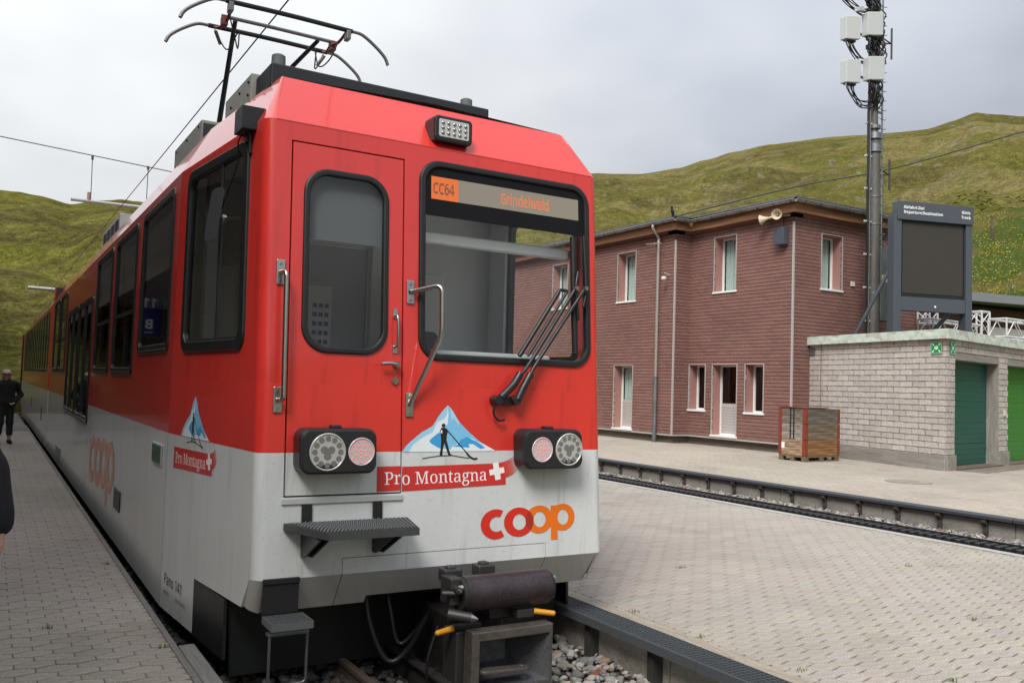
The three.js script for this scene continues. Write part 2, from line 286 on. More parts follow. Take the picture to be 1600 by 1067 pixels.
function pave(parent, x0, x1, z0, z1, tone, seed, singles, hidden) {
  const R = rng(seed), all = [], row0 = Math.floor(z0 / PW), row1 = Math.floor(z1 / PW);
  for (let j = row0; j < row1; j++) {
    const off = (j & 1) ? PL / 2 : 0;
    for (let i = Math.floor((x0 - off) / PL); i * PL + off + PL <= x1 + PL; i++) {
      let a = i * PL + off, b = a + PL; if (b - x0 < 0.04 || x1 - a < 0.04) continue; a = Math.max(a, x0); b = Math.min(b, x1);
      const x = (a + b) / 2, z = (j + 0.5) * PW, s = (b - a) / PL;
      const st = fbm(x * 0.9, z * 0.9, 4, seed + 3), dk = fbm(x * 0.28 + 5, z * 0.28, 3, seed + 5);
      const grime = smooth(0.60, 0.74, fbm(x * 1.7 + 11, z * 1.7, 4, seed + 13));      // stained patches
      let k = 0.94 + 0.10 * (R() - 0.5) + 0.30 * (st - 0.5) + 0.22 * (dk - 0.5) - 0.10 * grime; const pk = fbm(x * 0.5 + 30, z * 0.5, 3, seed + 9) + 0.25 * (R() - 0.5);
      const hue = pk > 0.58 ? 1 : pk < 0.40 ? 2 : 0; k = Math.round(k * 28) / 28;
      const c = tone.map((v, q) => v * k * [[1, 1, 1], [1.03, 0.985, 0.975], [1.0, 1.0, 0.95]][hue][q]);
      all.push({ x, z, s, c, y: (R() - 0.5) * 0.003, t: (R() - 0.5) * 0.012, t2: (R() - 0.5) * 0.012, d: Math.hypot(x, z, 1.6), inn: frustum.containsPoint(V(x, 0, z)) && !(hidden && hidden(x, z)) });
    }
  }
  const pick = new Set(all.filter((p) => p.inn).sort((a, b) => a.d - b.d).slice(0, singles));
  const mats = {};
  for (const p of pick) {
    const key = p.c.join(','); const m = mats[key] ||= paverMat(p.c);
    const me = sh(new THREE.Mesh(paverShape, m)); me.name = 'paver'; me.position.set(p.x, p.y, p.z); me.rotation.set(p.t, 0, p.t2); me.scale.x = p.s; parent.add(me);
  }
  const rest = all.filter((p) => !pick.has(p)).map((p) => [p.x, p.y, p.z, p.s, 1, 1, 0, p.c, p.t, p.t2]);
  instanced('paving', null, paverShape, PAVW, rest, parent);
}
const SAND = M(0.18, 0.155, 0.125, { roughness: 1, map: concreteTex });
const underTrain = (x, z) => x > 1.05 && x < 4.1;
{
  const p = structure('left_platform', 'block paved platform along the side of the red train');
  part(p, 'bedding', box(-7, 1.0265, -0.6, -0.0065, -46, 6), SAND);
  pave(p, -3.4, 1.0245, -27, 2.5, [0.43, 0.385, 0.345], 77, 300);
  part(p, 'paving_slab', box(-3.4, 1.0245, -0.006, -0.002, -45.9, -27.03), M(0.26, 0.24, 0.215, { roughness: 0.95, map: concreteTex }));
  for (let z = -30; z < 3; z += 1.0) part(p, 'edge_stone', box(1.0275, 1.066, -0.3, 0.0005, z + 0.003, z + 0.997, 0.005), CONC);
  for (let z = -5.62, k = 0; z < 4; z += 1.0, k++) part(p, 'kerbstone', box(1.071, 1.165, -0.5, 0.0, z + 0.004, z + 0.996, 0.008), CONC);
  part(p, 'edge_wall', box(1.027, 1.066, -0.6, -0.301, -46, 3), CONC);
}
{
  const p = structure('middle_platform', 'block paved island platform between the two tracks');
  part(p, 'bedding', box(4.0, 9.5, -0.6, -0.0065, -46, 4), SAND);
  pave(p, 4.125, 9.44, -26, 1.5, [0.475, 0.435, 0.39], 78, 300);
  for (let z = -28, k = 0; z < 3; z += 1.0, k++) part(p, 'kerbstone', box(3.975, 4.118, -0.4, 0.003, z + 0.003, z + 0.997, 0.006), M(0.52, 0.45, 0.36, { roughness: 0.95, map: concreteTex, bumpMap: concreteTex, bumpScale: 0.004 }));
  for (let z = -30, k = 0; z < 3; z += 2.0, k++) part(p, 'edge_stone', box(9.445, 9.56, -0.5, 0.012, z + 0.003, z + 1.997, 0.006), M(0.60, 0.58, 0.53, { roughness: 0.9, map: concreteTex }));
  // walkway grating on steel brackets along the track edge
  const X0 = 3.752, X1 = 3.972, Y = 0.012;
  for (let z = -13; z < 2; z += 1.5) {
    const bars = [box(X0, X0 + 0.005, Y - 0.032, Y, z + 0.004, z + 1.496), box(X1 - 0.005, X1, Y - 0.032, Y, z + 0.004, z + 1.496)];
    for (let i = 1; i < 6; i++) bars.push(box(X0 + 0.22 / 6 * i - 0.0015, X0 + 0.22 / 6 * i + 0.0015, Y - 0.028, Y - 0.001, z + 0.004, z + 1.496));
    for (let zz = z + 0.006; zz < z + 1.5; zz += 0.0375) bars.push(box(X0 + 0.004, X1 - 0.004, Y - 0.028, Y, zz - 0.0018, zz + 0.0018));
    part(p, 'grating', bars, M(0.19, 0.21, 0.23, { roughness: 0.5, metalness: 0.45, map: concreteTex }));
    part(p, 'grating_edge', box(X0 - 0.010, X0 - 0.002, Y - 0.062, Y - 0.003, z + 0.003, z + 1.497), M(0.10, 0.11, 0.12, { roughness: 0.6, metalness: 0.4 }));
    for (const o of [0.28, 0.98]) part(p, 'grating_bracket', [box(3.80, 3.885, -0.38, -0.05, z + o, z + o + 0.06), box(3.752, 3.972, -0.055, -0.024, z + o + 0.005, z + o + 0.055)], M(0.07, 0.066, 0.06, { roughness: 0.8, metalness: 0.3, map: concreteTex }));
  }
  for (let z = -26; z < 3; z += 0.9) part(p, 'wall_block', box(3.89, 3.972, -0.6, -0.021, z + 0.006, z + 0.894, 0.006), M(0.44, 0.395, 0.34, { roughness: 0.95, map: concreteTex, bumpMap: concreteTex, bumpScale: 0.004 }));
}
{
  const p = structure('far_platform', 'paved forecourt in front of the brown shingled station building');
  part(p, 'bedding', box(12.36, 48, -0.6, -0.0065, -46, 3), SAND);
  pave(p, 12.44, 26, -30, -2, [0.49, 0.44, 0.375], 79, 0);
  part(p, 'paving_slab', box(26, 47.9, -0.006, -0.002, -45.9, 2.9), M(0.36, 0.33, 0.29, { roughness: 0.95, map: concreteTex }));
  for (let z = -30; z < 2; z += 2.1) {
    part(p, 'wall_panel', box(12.33, 12.43, -0.6, -0.06, z + 0.006, z + 2.094, 0.004), M(0.36, 0.335, 0.30, { roughness: 0.93, map: concreteTex, bumpMap: concreteTex, bumpScale: 0.004 }));
    part(p, 'steel_edge', [box(12.24, 12.435, -0.045, 0.022, z + 0.003, z + 2.097, 0.02, 2)], M(0.115, 0.13, 0.15, { roughness: 0.5, metalness: 0.5, map: concreteTex }));
    for (const o of [0.25, 0.95, 1.65]) {
      const L = [[12.33, -0.30], [12.33, -0.05], [12.25, -0.05], [12.25, -0.09], [12.30, -0.15], [12.30, -0.30]], s = poly(L);
      part(p, 'bracket', warp(ext(s, 0.07), (x, y, zz) => [x, y, z + o + 0.07 + zz]), M(0.10, 0.085, 0.07, { roughness: 0.85, metalness: 0.3, map: concreteTex }));
      part(p, 'bracket_bolt', cyl([12.31, -0.25, z + o + 0.035], [12.28, -0.25, z + o + 0.035], 0.018, 0.018, 6), DARKSTEEL);
    }
  }
  part(p, 'manhole_ring', new THREE.TorusGeometry(0.42, 0.012, 4, 40).rotateX(Math.PI / 2).scale(1, 0.4, 1).translate(15.69, 0.002, -10.88), M(0.16, 0.13, 0.1, { roughness: 0.9 }));
  part(p, 'manhole_cover', new THREE.CylinderGeometry(0.40, 0.40, 0.02, 40).translate(15.69, -0.004, -10.88), M(0.40, 0.36, 0.31, { roughness: 0.95, map: concreteTex }));
}
function trackBed(name, label, x0, x1, y, z0, z1, n, seed, size, toneK, paintShade) {
  const p = structure(name, label), R = rng(seed), l = [];
  part(p, 'track_bed', box(x0, x1, -0.62, y - 0.02, z0, z1), M(0.075, 0.065, 0.055, { roughness: 1, map: concreteTex }));
  const A = lump(seed, 1, 0.62);
  for (let i = 0; i < n; i++) {
    const x = lerp(x0, x1, R()), z = lerp(z0, z1, Math.pow(R(), 0.8)), s = size * (0.55 + 0.9 * R() * R()), t = R(), k = toneK * (0.55 + 0.8 * R());
    const c = t < 0.5 ? [0.31 * k, 0.285 * k, 0.255 * k] : t < 0.8 ? [0.20 * k, 0.195 * k, 0.19 * k] : t < 0.93 ? [0.40 * k, 0.375 * k, 0.34 * k] : t < 0.985 ? [0.22 * k, 0.15 * k, 0.11 * k] : [0.3 * k, 0.1 * k, 0.05 * k];
    const shadeK = paintShade && x < 2.95 - 0.25 * fbm(x * 3, z * 3, 2, 9) ? 0.4 : 1; c.forEach((v, q) => { c[q] = v * shadeK; });  // shade under the train painted into the stones left of this line
    l.push([x, y + 0.012 * R() + (R() < 0.25 ? 0.018 : 0), z, s * (0.8 + 0.5 * R()), s, s * (0.8 + 0.4 * R()), R() * 6.28, c, (R() - 0.5) * 1.2, (R() - 0.5) * 1.2]);
  }
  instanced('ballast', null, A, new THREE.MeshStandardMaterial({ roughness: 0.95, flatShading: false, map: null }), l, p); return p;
}
function rackTrack(name, label, xc, y, z0, z1, grp, rungs) {            // ladder rack between two running rails
  const t = thing(name, label, 'rack rail', [xc, y, (z0 + z1) / 2], grp);
  for (const s of [-1, 1]) part(t, 'side_plate', [box(xc + s * 0.075 - 0.012, xc + s * 0.075 + 0.012, y, y + 0.15, z0, z1), box(xc + s * 0.075 - (s > 0 ? 0.012 : 0.05), xc + s * 0.075 + (s > 0 ? 0.05 : 0.012), y + 0.151, y + 0.166, z0, z1)], DARKSTEEL);
  const keep = [], n = Math.floor((z1 - z0) / 0.1);
  const rg = box(-0.064, 0.064, -0.021, 0.021, -0.02, 0.02, 0.006);
  for (let i = 0; i < n; i++) { const z = z1 - 0.05 - i * 0.1; if (i >= 0 && keep.length < rungs) { const m = sh(new THREE.Mesh(rg, M_RUNG)); m.name = 'rung'; m.position.set(0, 0.105, z - (z0 + z1) / 2); t.add(m); keep.push(m); } }
  return t;
}
const M_RUNG = M(0.22, 0.21, 0.20, { roughness: 0.35, metalness: 0.8 });
function rail(name, label, x, y, z0, z1, grp) {
  const s = poly([[-0.05, 0], [0.05, 0], [0.05, 0.012], [0.008, 0.025], [0.008, 0.085], [0.024, 0.092], [0.024, 0.118], [0.018, 0.124], [-0.018, 0.124], [-0.024, 0.118], [-0.024, 0.092], [-0.008, 0.085], [-0.008, 0.025], [-0.05, 0.012]]);
  const t = thing(name, label, 'rail', [x, y, (z0 + z1) / 2], grp);
  part(t, 'rail_bar', ext(s, z1 - z0).translate(x, y, z1), M(0.16, 0.12, 0.095, { roughness: 0.6, metalness: 0.5 })); return t;
}
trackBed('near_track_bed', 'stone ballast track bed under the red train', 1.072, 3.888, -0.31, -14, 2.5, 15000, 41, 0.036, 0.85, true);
trackBed('far_track_bed', 'stone ballast track bed of the second track', 9.565, 12.328, -0.30, -26, 0, 21000, 43, 0.034, 0.85);
{ // weeds in the joints beside the kerb
  const R = rng(55), l = [], spots = [[4.22, -3.62], [4.16, -4.4], [4.15, -5.1], [4.9, -3.1], [6.4, -3.9], [5.6, -6.2], [7.8, -5.4], [4.15, -6.6], [0.98, -5.6], [0.4, -6.3], [-0.1, -7.5], [0.95, -8.2]];
  for (const [x, z] of spots) for (let i = 0; i < 9; i++) { const s = 0.012 + 0.02 * R(); l.push([x + 0.07 * (R() - 0.5), 0.001, z + 0.02 * (R() - 0.5), s * 1.6, s, s * 1.6, R() * 6.28, [0.10 + 0.05 * R(), 0.14 + 0.03 * R(), 0.03]]); }
  const w = instanced('joint_weeds', 'tiny grass weeds growing in the paving joints', tuft(31, 6, 0.5), M(1, 1, 1, { roughness: 0.95 }), l); w.userData.category = 'weeds';
}
rail('track_rail', 'steel running rail beneath the train, beside the left platform', 2.08, -0.30, -45, 3);
rail('track_rail', 'steel running rail beneath the train, beside the grated kerb', 2.92, -0.30, -45, 3);
rackTrack('rack_rail', 'toothed rack rail in the ballast under the train', 2.5, -0.29, -13, 2.9, undefined, 150);
{
  // second track's black ladder rack close to the pale edge stones
  const z0 = -29, z1 = 1, xc = 9.86, y = -0.16;
  const t = thing('rack_rail', 'black toothed rack rail beside the pale platform edge stones', 'rack rail', [xc, y, -14]);
  const RB = M(0.020, 0.020, 0.022, { roughness: 0.45, metalness: 0.3 }), RB2 = M(0.032, 0.032, 0.034, { roughness: 0.4, metalness: 0.3 });
  part(t, 'base_plate', box(xc - 0.17, xc + 0.17, y - 0.14, y, z0, z1), RB);
  part(t, 'side_plate', box(xc + 0.09, xc + 0.12, y + 0.001, y + 0.20, z0, z1), RB);
  part(t, 'side_plate', box(xc - 0.12, xc - 0.09, y + 0.001, y + 0.07, z0, z1), RB);
  const far = [], tg = merge([box(-0.12, 0.088, 0.055, 0.185, -0.032, 0.032, 0.014, 2), box(-0.14, 0.088, 0.0, 0.05, -0.02, 0.02)]);
  for (let i = 0, z = -2; z > z0 + 0.1; i++, z -= 0.118) { const m = i < 150 ? null : 1; if (!m) { const e = sh(new THREE.Mesh(tg, RB2)); e.name = 'rack_tooth'; e.position.set(0, 0, z + 14); t.add(e); } else far.push([0, 0, z + 14, 1, 1, 1, 0]); }
  instanced('rack_teeth', null, tg, RB2, far, t);
}
// ---------------------------------------------------------------- the red and white rack train
const fz = (y) => -5 - 0.0717 * (y - 0.5);                        // raked front plane
const CX = 2.56, STRIPE = 1.194, CREST = 3.18, SX = 1.17, TZ = -6.9;
const front = (g) => warp(g, (x, y, z) => [x, y, z + fz(y)]);
const uvWorld = (g, k = 1.6) => { const p = g.attributes.position, u = new Float32Array(p.count * 2); for (let i = 0; i < p.count; i++) { u[2 * i] = (p.getX(i) * 0.9 + p.getZ(i)) / k; u[2 * i + 1] = p.getY(i) / k; } g.setAttribute('uv', new THREE.BufferAttribute(u, 2)); return g; };
// cab side tapers: s = 0 at the corner, s = SL at the kink
const SL = 1.825, sideAt = (s, y, off = 0) => { const t = s / SL, z = lerp(fz(y) - 0.075, TZ, t), x = lerp(1.335, SX, t); return [x - off, y, z]; };
const s2 = (z) => (-5.12 - z) / (6.9 - 5.12) * SL;
const taper = (g) => warp(g, (s, y, z) => sideAt(s, y, z));          // extrude z (0..-d) goes inwards
const mainSide = (g) => warp(g, (s, y, z) => [SX - z, y, -s]);       // s = -z
const car = thing('train_car', 'red and white cog railway car with slanted cab front and raised pantograph', 'train', [CX, -0.31, -13]);
const P = (name, geo, mat, par = car) => part(par, name, geo, mat);
const both = (name, geo, mat) => { P(name, mirror(geo), mat); return P(name, geo, mat); };
const FL = 1.40, FR = 3.72, DX0 = 1.497, DX1 = 2.237, DY0 = 0.938, DY1 = 3.066;
const WS = [2.352, 1.782, 3.682, 3.082, 0.14];
{ // shell -------------------------------------------------
  const up = poly([[FL, STRIPE], [DX0, STRIPE], [DX0, DY1], [DX1, DY1], [DX1, STRIPE], [FR, STRIPE], [FR, CREST], [FL, CREST]]); up.holes.push(rrHole(...WS));
  P('front_panel', uvWorld(front(ext(up, 0.03))), RED).userData.label = 'red upper front panel';
  P('front_panel', uvWorld(front(ext(poly([[FL, 0.48], [1.858, 0.48], [1.858, 0.575], [3.297, 0.575], [3.297, 0.48], [FR, 0.48], [FR, STRIPE], [DX1, STRIPE], [DX1, DY0], [DX0, DY0], [DX0, STRIPE], [FL, STRIPE]]), 0.03))), WHITE).userData.label = 'white lower front panel';
  P('front_hatch', uvWorld(front(ext(poly([[1.862, 0.48], [3.293, 0.48], [3.293, 0.571], [1.862, 0.571]]), 0.03))), WHITE);
  P('seam_backing', [front(box(DX0 - 0.03, DX1 + 0.03, DY0 - 0.03, 1.75, -0.05, -0.0305)), front(box(DX0 - 0.03, 1.585, 1.75, DY1 + 0.03, -0.05, -0.0305)), front(box(2.125, DX1 + 0.03, 1.75, DY1 + 0.03, -0.05, -0.0305)), front(box(1.585, 2.125, 2.92, DY1 + 0.03, -0.05, -0.0305)), front(box(1.83, 3.33, 0.49, 0.6, -0.05, -0.0305))], SEAM);
  // folded apron under the front
  const ap = (x0, x1, yb) => quadStrip([[[x0, 0.4785, fz(0.48)], [x1, 0.4785, fz(0.48)]], [[x0 + (x0 < 1.5 ? 0.012 : 0), yb, -5.0 - (0.48 - yb) * 0.66], [x1 - (x1 > 3.6 ? 0.012 : 0), yb, -5.0 - (0.48 - yb) * 0.66]]]);
  P('apron', ap(FL, 1.858, 0.268), DIRTYW); P('apron', ap(1.862, 2.06, 0.268), DIRTYW); P('apron', ap(2.06, 3.293, 0.315), DIRTYW); P('apron', ap(3.297, FR, 0.262), DIRTYW);
  // rounded corners
  const arc = (y, bx, k) => { const row = []; for (let i = 0; i <= 8; i++) { const a = i / 8 * Math.PI / 2; row.push([FL - 0.065 * Math.sin(a) * k + bx, y, fz(y) - 0.075 * (1 - Math.cos(a))]); } return row; };
  const cu = quadStrip([arc(STRIPE, 0, 1), arc(2.2, 0, 1), arc(CREST, 0, 1)].map((r) => r.reverse())), cl = quadStrip([arc(0.48, 0, 1), arc(STRIPE, 0, 1)].map((r) => r.reverse()));
  both('corner_panel', uvWorld(cu.clone()), RED); both('corner_panel', uvWorld(cl.clone()), WHITE);
  const cb = quadStrip([arc(0.48, 0, 1).map(([x, y, z], i) => [x + 0.012, lerp(0.268, 0.30, i / 8), z - 0.125]), arc(0.4785, 0, 1)].map((r) => r.reverse()));
  both('corner_panel', cb, DIRTYW);
  // cab side walls
  const cs = poly([[0, STRIPE], [SL, STRIPE], [SL, 3.15], [0, CREST]]); cs.holes.push(rrHole(s2(-5.335), 1.805, s2(-6.63), 3.085, 0.10));
  both('cab_side_panel', uvWorld(taper(ext(cs, 0.03))), RED);
  const z1 = s2(-6.13);
  both('cab_side_panel', uvWorld(taper(ext(poly([[0, 0.4785], [0.125, 0.30], [z1, 0.285], [z1, -0.068], [SL, -0.068], [SL, STRIPE], [0, STRIPE]]), 0.03))), WHITE);
  both('skirt_panel', taper(ext(poly([[0.42, -0.075], [z1 - 0.004, -0.075], [z1 - 0.004, 0.282], [0.42, 0.282]]), 0.02)), BLACK);
  // passenger side walls with window and door openings
  const E0 = 6.9, E1 = 21.95;
  const WIN = [[7.10, 8.66, 1.815], [9.03, 10.62, 1.63], [10.98, 12.6, 1.63], [17.75, 19.3, 1.63], [19.6, 21.2, 1.63]];
  const DOOR = [13.02, 17.2, 0.93, 2.68];
  const su = poly([[E0, STRIPE], [DOOR[0], STRIPE], [DOOR[0], DOOR[3]], [DOOR[1], DOOR[3]], [DOOR[1], STRIPE], [E1, STRIPE], [E1, 3.15], [E0, 3.15]]);
  for (const [a, b, y] of WIN) su.holes.push(rrHole(a, y, b, 3.065, 0.07));
  both('side_panel', uvWorld(mainSide(ext(su, 0.03))), RED);
  both('side_panel', uvWorld(mainSide(ext(poly([[E0, -0.068], [E1, -0.068], [E1, STRIPE], [DOOR[1], STRIPE], [DOOR[1], DOOR[2]], [DOOR[0], DOOR[2]], [DOOR[0], STRIPE], [E0, STRIPE]]), 0.03))), WHITE);
  const TOPG = M(0.20, 0.20, 0.20, { roughness: 0.3, metalness: 0.6 });
  const sideWin = (map, a, b, y0, y1, r, bar) => {
    const f = rrShape(a - 0.012, y0 - 0.012, b + 0.012, y1 + 0.012, r); f.holes.push(rrHole(a + 0.045, y0 + 0.055, b - 0.045, y1 - 0.045, r * 0.7));
    const w = P('side_window', map(ext(f, 0.045, 0.006).translate(0, 0, 0.014)), RUBBER);
    P('pane', map(new THREE.ShapeGeometry(rrShape(a + 0.03, y0 + 0.03, b - 0.03, y1 - 0.03, r * 0.7)).translate(0, 0, -0.004)), TINT, w);
    P('sill_trim', map(box(a + 0.06, b - 0.06, y0 + 0.004, y0 + 0.016, 0.015, 0.022)), TOPG, w);
    if (bar) P('sash_bar', map(box(a + 0.046, b - 0.046, bar, bar + 0.035, -0.012, 0.004)), BLACK, w);
  };
  for (const [a, b, y] of WIN) sideWin(mainSide, a, b, y, 3.065, 0.07, y < 1.7 ? 2.22 : 0);
  { // cab side window with sliding pane
    const a = s2(-5.335), b = s2(-6.63), f = rrShape(a - 0.02, 1.79, b + 0.015, 3.1, 0.11); f.holes.push(rrHole(a + 0.06, 1.86, b - 0.05, 3.03, 0.08));
    const w = P('cab_side_window', taper(ext(f, 0.05, 0.008).translate(0, 0, 0.02)), RUBBER);
    P('pane', taper(new THREE.ShapeGeometry(rrShape(a + 0.04, 1.84, b - 0.03, 3.05, 0.08)).translate(0, 0, -0.002)), M(0.42, 0.44, 0.44, { roughness: 0.02, transmission: 1, thickness: 0, ior: 1.52 }), w);
    P('sliding_frame', taper(box(s2(-5.86) - 0.012, s2(-5.86) + 0.012, 1.86, 3.03, 0.001, 0.012)), BLACK, w);
    P('sill_trim', taper(box(a + 0.07, b - 0.06, 1.862, 1.874, 0.0, 0.012)), STEEL, w);
    P('cab_side_window', mirror(taper(ext((() => { const q = rrShape(a - 0.02, 1.79, b + 0.015, 3.1, 0.11); q.holes.push(rrHole(a + 0.06, 1.86, b - 0.05, 3.03, 0.08)); return q; })(), 0.05).translate(0, 0, 0.02))), RUBBER);
  }
  { // twin plug door, dark glass leaves
    for (const [a, b] of [[13.04, 14.04], [14.06, 15.06], [15.16, 16.16], [16.18, 17.18]]) {
      const f = rrShape(a, 0.95, b, 2.66, 0.05); f.holes.push(rrHole(a + 0.06, 1.02, b - 0.06, 2.58, 0.05));
      const d = P('passenger_door', mainSide(ext(f, 0.04, 0.005).translate(0, 0, 0.018)), RUBBER);
      P('pane', mainSide(new THREE.ShapeGeometry(rrShape(a + 0.05, 1.01, b - 0.05, 2.59, 0.05)).translate(0, 0, 0.0)), TINT, d);
      P('kick_strip', mainSide(box(a + 0.02, b - 0.02, 0.955, 0.985, 0.019, 0.026)), STEEL, d);
    }
    for (const s of [13.6, 16.6]) P('vestibule_pole', cyl([1.6, 0.76, -s], [1.6, 3.16, -s], 0.02, 0.02, 8), YELLOW);
  }
  // roof: chamfer, deck, front slope
  const RT = [1.365, 3.515];
  const tip = [1.49, 3.53, -5.45];
  const c0 = [1.335, CREST, fz(CREST) - 0.075];
  const chamT = quadStrip([[c0, [SX, 3.15, TZ]], [tip, [RT[0], RT[1], TZ]]]);
  const chamM = quadStrip([[[SX, 3.15, TZ], [SX, 3.15, -21.95]], [[RT[0], RT[1], TZ], [RT[0], RT[1], -21.95]]]);
  both('roof_chamfer', uvWorld(chamT.clone()), RED); both('roof_chamfer', uvWorld(chamM.clone()), RED);
  const fan = []; { const b = arc(CREST, 0, 1).reverse(), tp = b.map((p, i) => [1.49 + i * 0.0018, 3.53, -5.45 + 0.004 * Math.sin(i / 8 * Math.PI)]); for (const k of [0, 0.33, 0.66, 1]) fan.push(b.map((p, i) => p.map((v, q) => lerp(v, tp[i][q], k)))); }
  const fg = quadStrip(fan); both('roof_corner', fg, RED);
  const REDTOP = RED.clone(); REDTOP.map = null;
  P('roof_front', uvWorld(quadStrip([[[FL, CREST, fz(CREST)], [FR, CREST, fz(CREST)]], [[1.5044, 3.53, -5.45], [2 * CX - 1.5044, 3.53, -5.45]]])), REDTOP);
  P('roof_deck', quadStrip([[tip, [CX, 3.56, -5.45], [2 * CX - tip[0], tip[1], tip[2]]], [[RT[0], RT[1], TZ], [CX, 3.57, TZ], [2 * CX - RT[0], RT[1], TZ]], [[RT[0], RT[1], -21.95], [CX, 3.57, -21.95], [2 * CX - RT[0], RT[1], -21.95]]]), M(0.25, 0.25, 0.25, { roughness: 0.7, map: concreteTex }));
  P('end_wall', box(1.2, 3.92, -0.05, 3.5, -21.98, -21.951), M(0.03, 0.03, 0.03));
  const lip = quadStrip([[[FL, CREST + 0.002, fz(CREST) + 0.002], [FR, CREST + 0.002, fz(CREST) + 0.002]], [[FL, CREST - 0.003, fz(CREST) + 0.003], [FR, CREST - 0.003, fz(CREST) + 0.003]]]);
  P('crest_edge', lip, RED);
}
{ // interior ------------------------------------------------
  const IG = M(0.72, 0.74, 0.75, { roughness: 0.7 }), IL = M(0.82, 0.83, 0.83, { roughness: 0.6 }), ID = M(0.11, 0.11, 0.12, { roughness: 0.8 });
  both('cab_lining', taper(box(s2(-6.632), SL + 0.1, 0.8, 3.14, -0.06, -0.032)), IL); both('cab_lining', taper(box(s2(-5.31), s2(-6.65), 0.8, 1.78, -0.06, -0.035)), IG);
  P('floor', box(1.38, 3.74, 0.72, 0.76, -21.9, -5.15), ID); P('ceiling', box(1.42, 3.7, 3.16, 3.19, -21.9, -5.45), IG);
  P('cab_rear_wall', [box(1.205, 2.02, 0.77, 3.15, -7.05, -7.0), box(2.72, 3.915, 0.77, 3.15, -7.05, -7.0), box(2.02, 2.72, 2.75, 3.15, -7.05, -7.0)], IG);
  P('cab_door', box(2.03, 2.71, 0.77, 2.74, -7.04, -7.02), M(0.46, 0.48, 0.49, { roughness: 0.6 }));
  P('door_post', box(2.74, 2.83, 1.0, 3.0, -6.995, -6.95), IL);
  P('switch_cabinet', box(2.9, 3.3, 0.78, 2.55, -6.99, -6.7, 0.02), IG);
  P('dashboard', [box(2.3, 3.62, 0.78, 1.80, -5.62, -5.18, 0.03), box(2.3, 3.62, 1.8, 1.86, -5.7, -5.5, 0.02)], M(0.42, 0.43, 0.44, { roughness: 0.6 }));
  P('notice_board', box(2.12, 2.42, 1.85, 2.4, -7.018, -7.012), M(0.75, 0.76, 0.76, { roughness: 0.8 }));
  { const R = rng(4), q = []; for (let i = 0; i < 5; i++) for (let j = 0; j < 3; j++) q.push(box(2.26 + j * 0.05, 2.295 + j * 0.05, 1.92 + i * 0.075, 1.955 + i * 0.075, -7.0119, -7.011)); P('notice_print', q, M(0.06, 0.09, 0.2)); }
  P('sun_blind', box(2.42, 3.62, 2.56, 2.64, -5.35, -5.29, 0.02), IL);
  P('driver_seat', [box(2.7, 3.2, 1.25, 1.36, -6.5, -6.05, 0.05, 2), box(2.72, 3.18, 1.36, 2.05, -6.62, -6.5, 0.05, 2), box(2.9, 3.0, 0.77, 1.25, -6.35, -6.25)], ID);
  P('cab_shelf', box(1.32, 1.75, 1.78, 1.84, -6.9, -5.5, 0.01), M(0.30, 0.13, 0.045, { roughness: 0.6 }));
  P('cab_column', box(1.30, 1.40, 0.8, 3.1, -6.62, -6.5), M(0.42, 0.43, 0.44, { roughness: 0.5 }));
  for (let z = -8.2; z > -21; z -= 1.75) { if (z < -12.8 && z > -17.3) continue; for (const x of [1.35, 2.85]) P('seat_bench', [box(x, x + 0.92, 1.15, 1.28, z - 0.25, z + 0.25, 0.05, 2), box(x, x + 0.92, 1.28, 2.05, z - 0.3, z - 0.2, 0.05, 2)], M(0.09, 0.08, 0.16, { roughness: 0.9 })); }
}
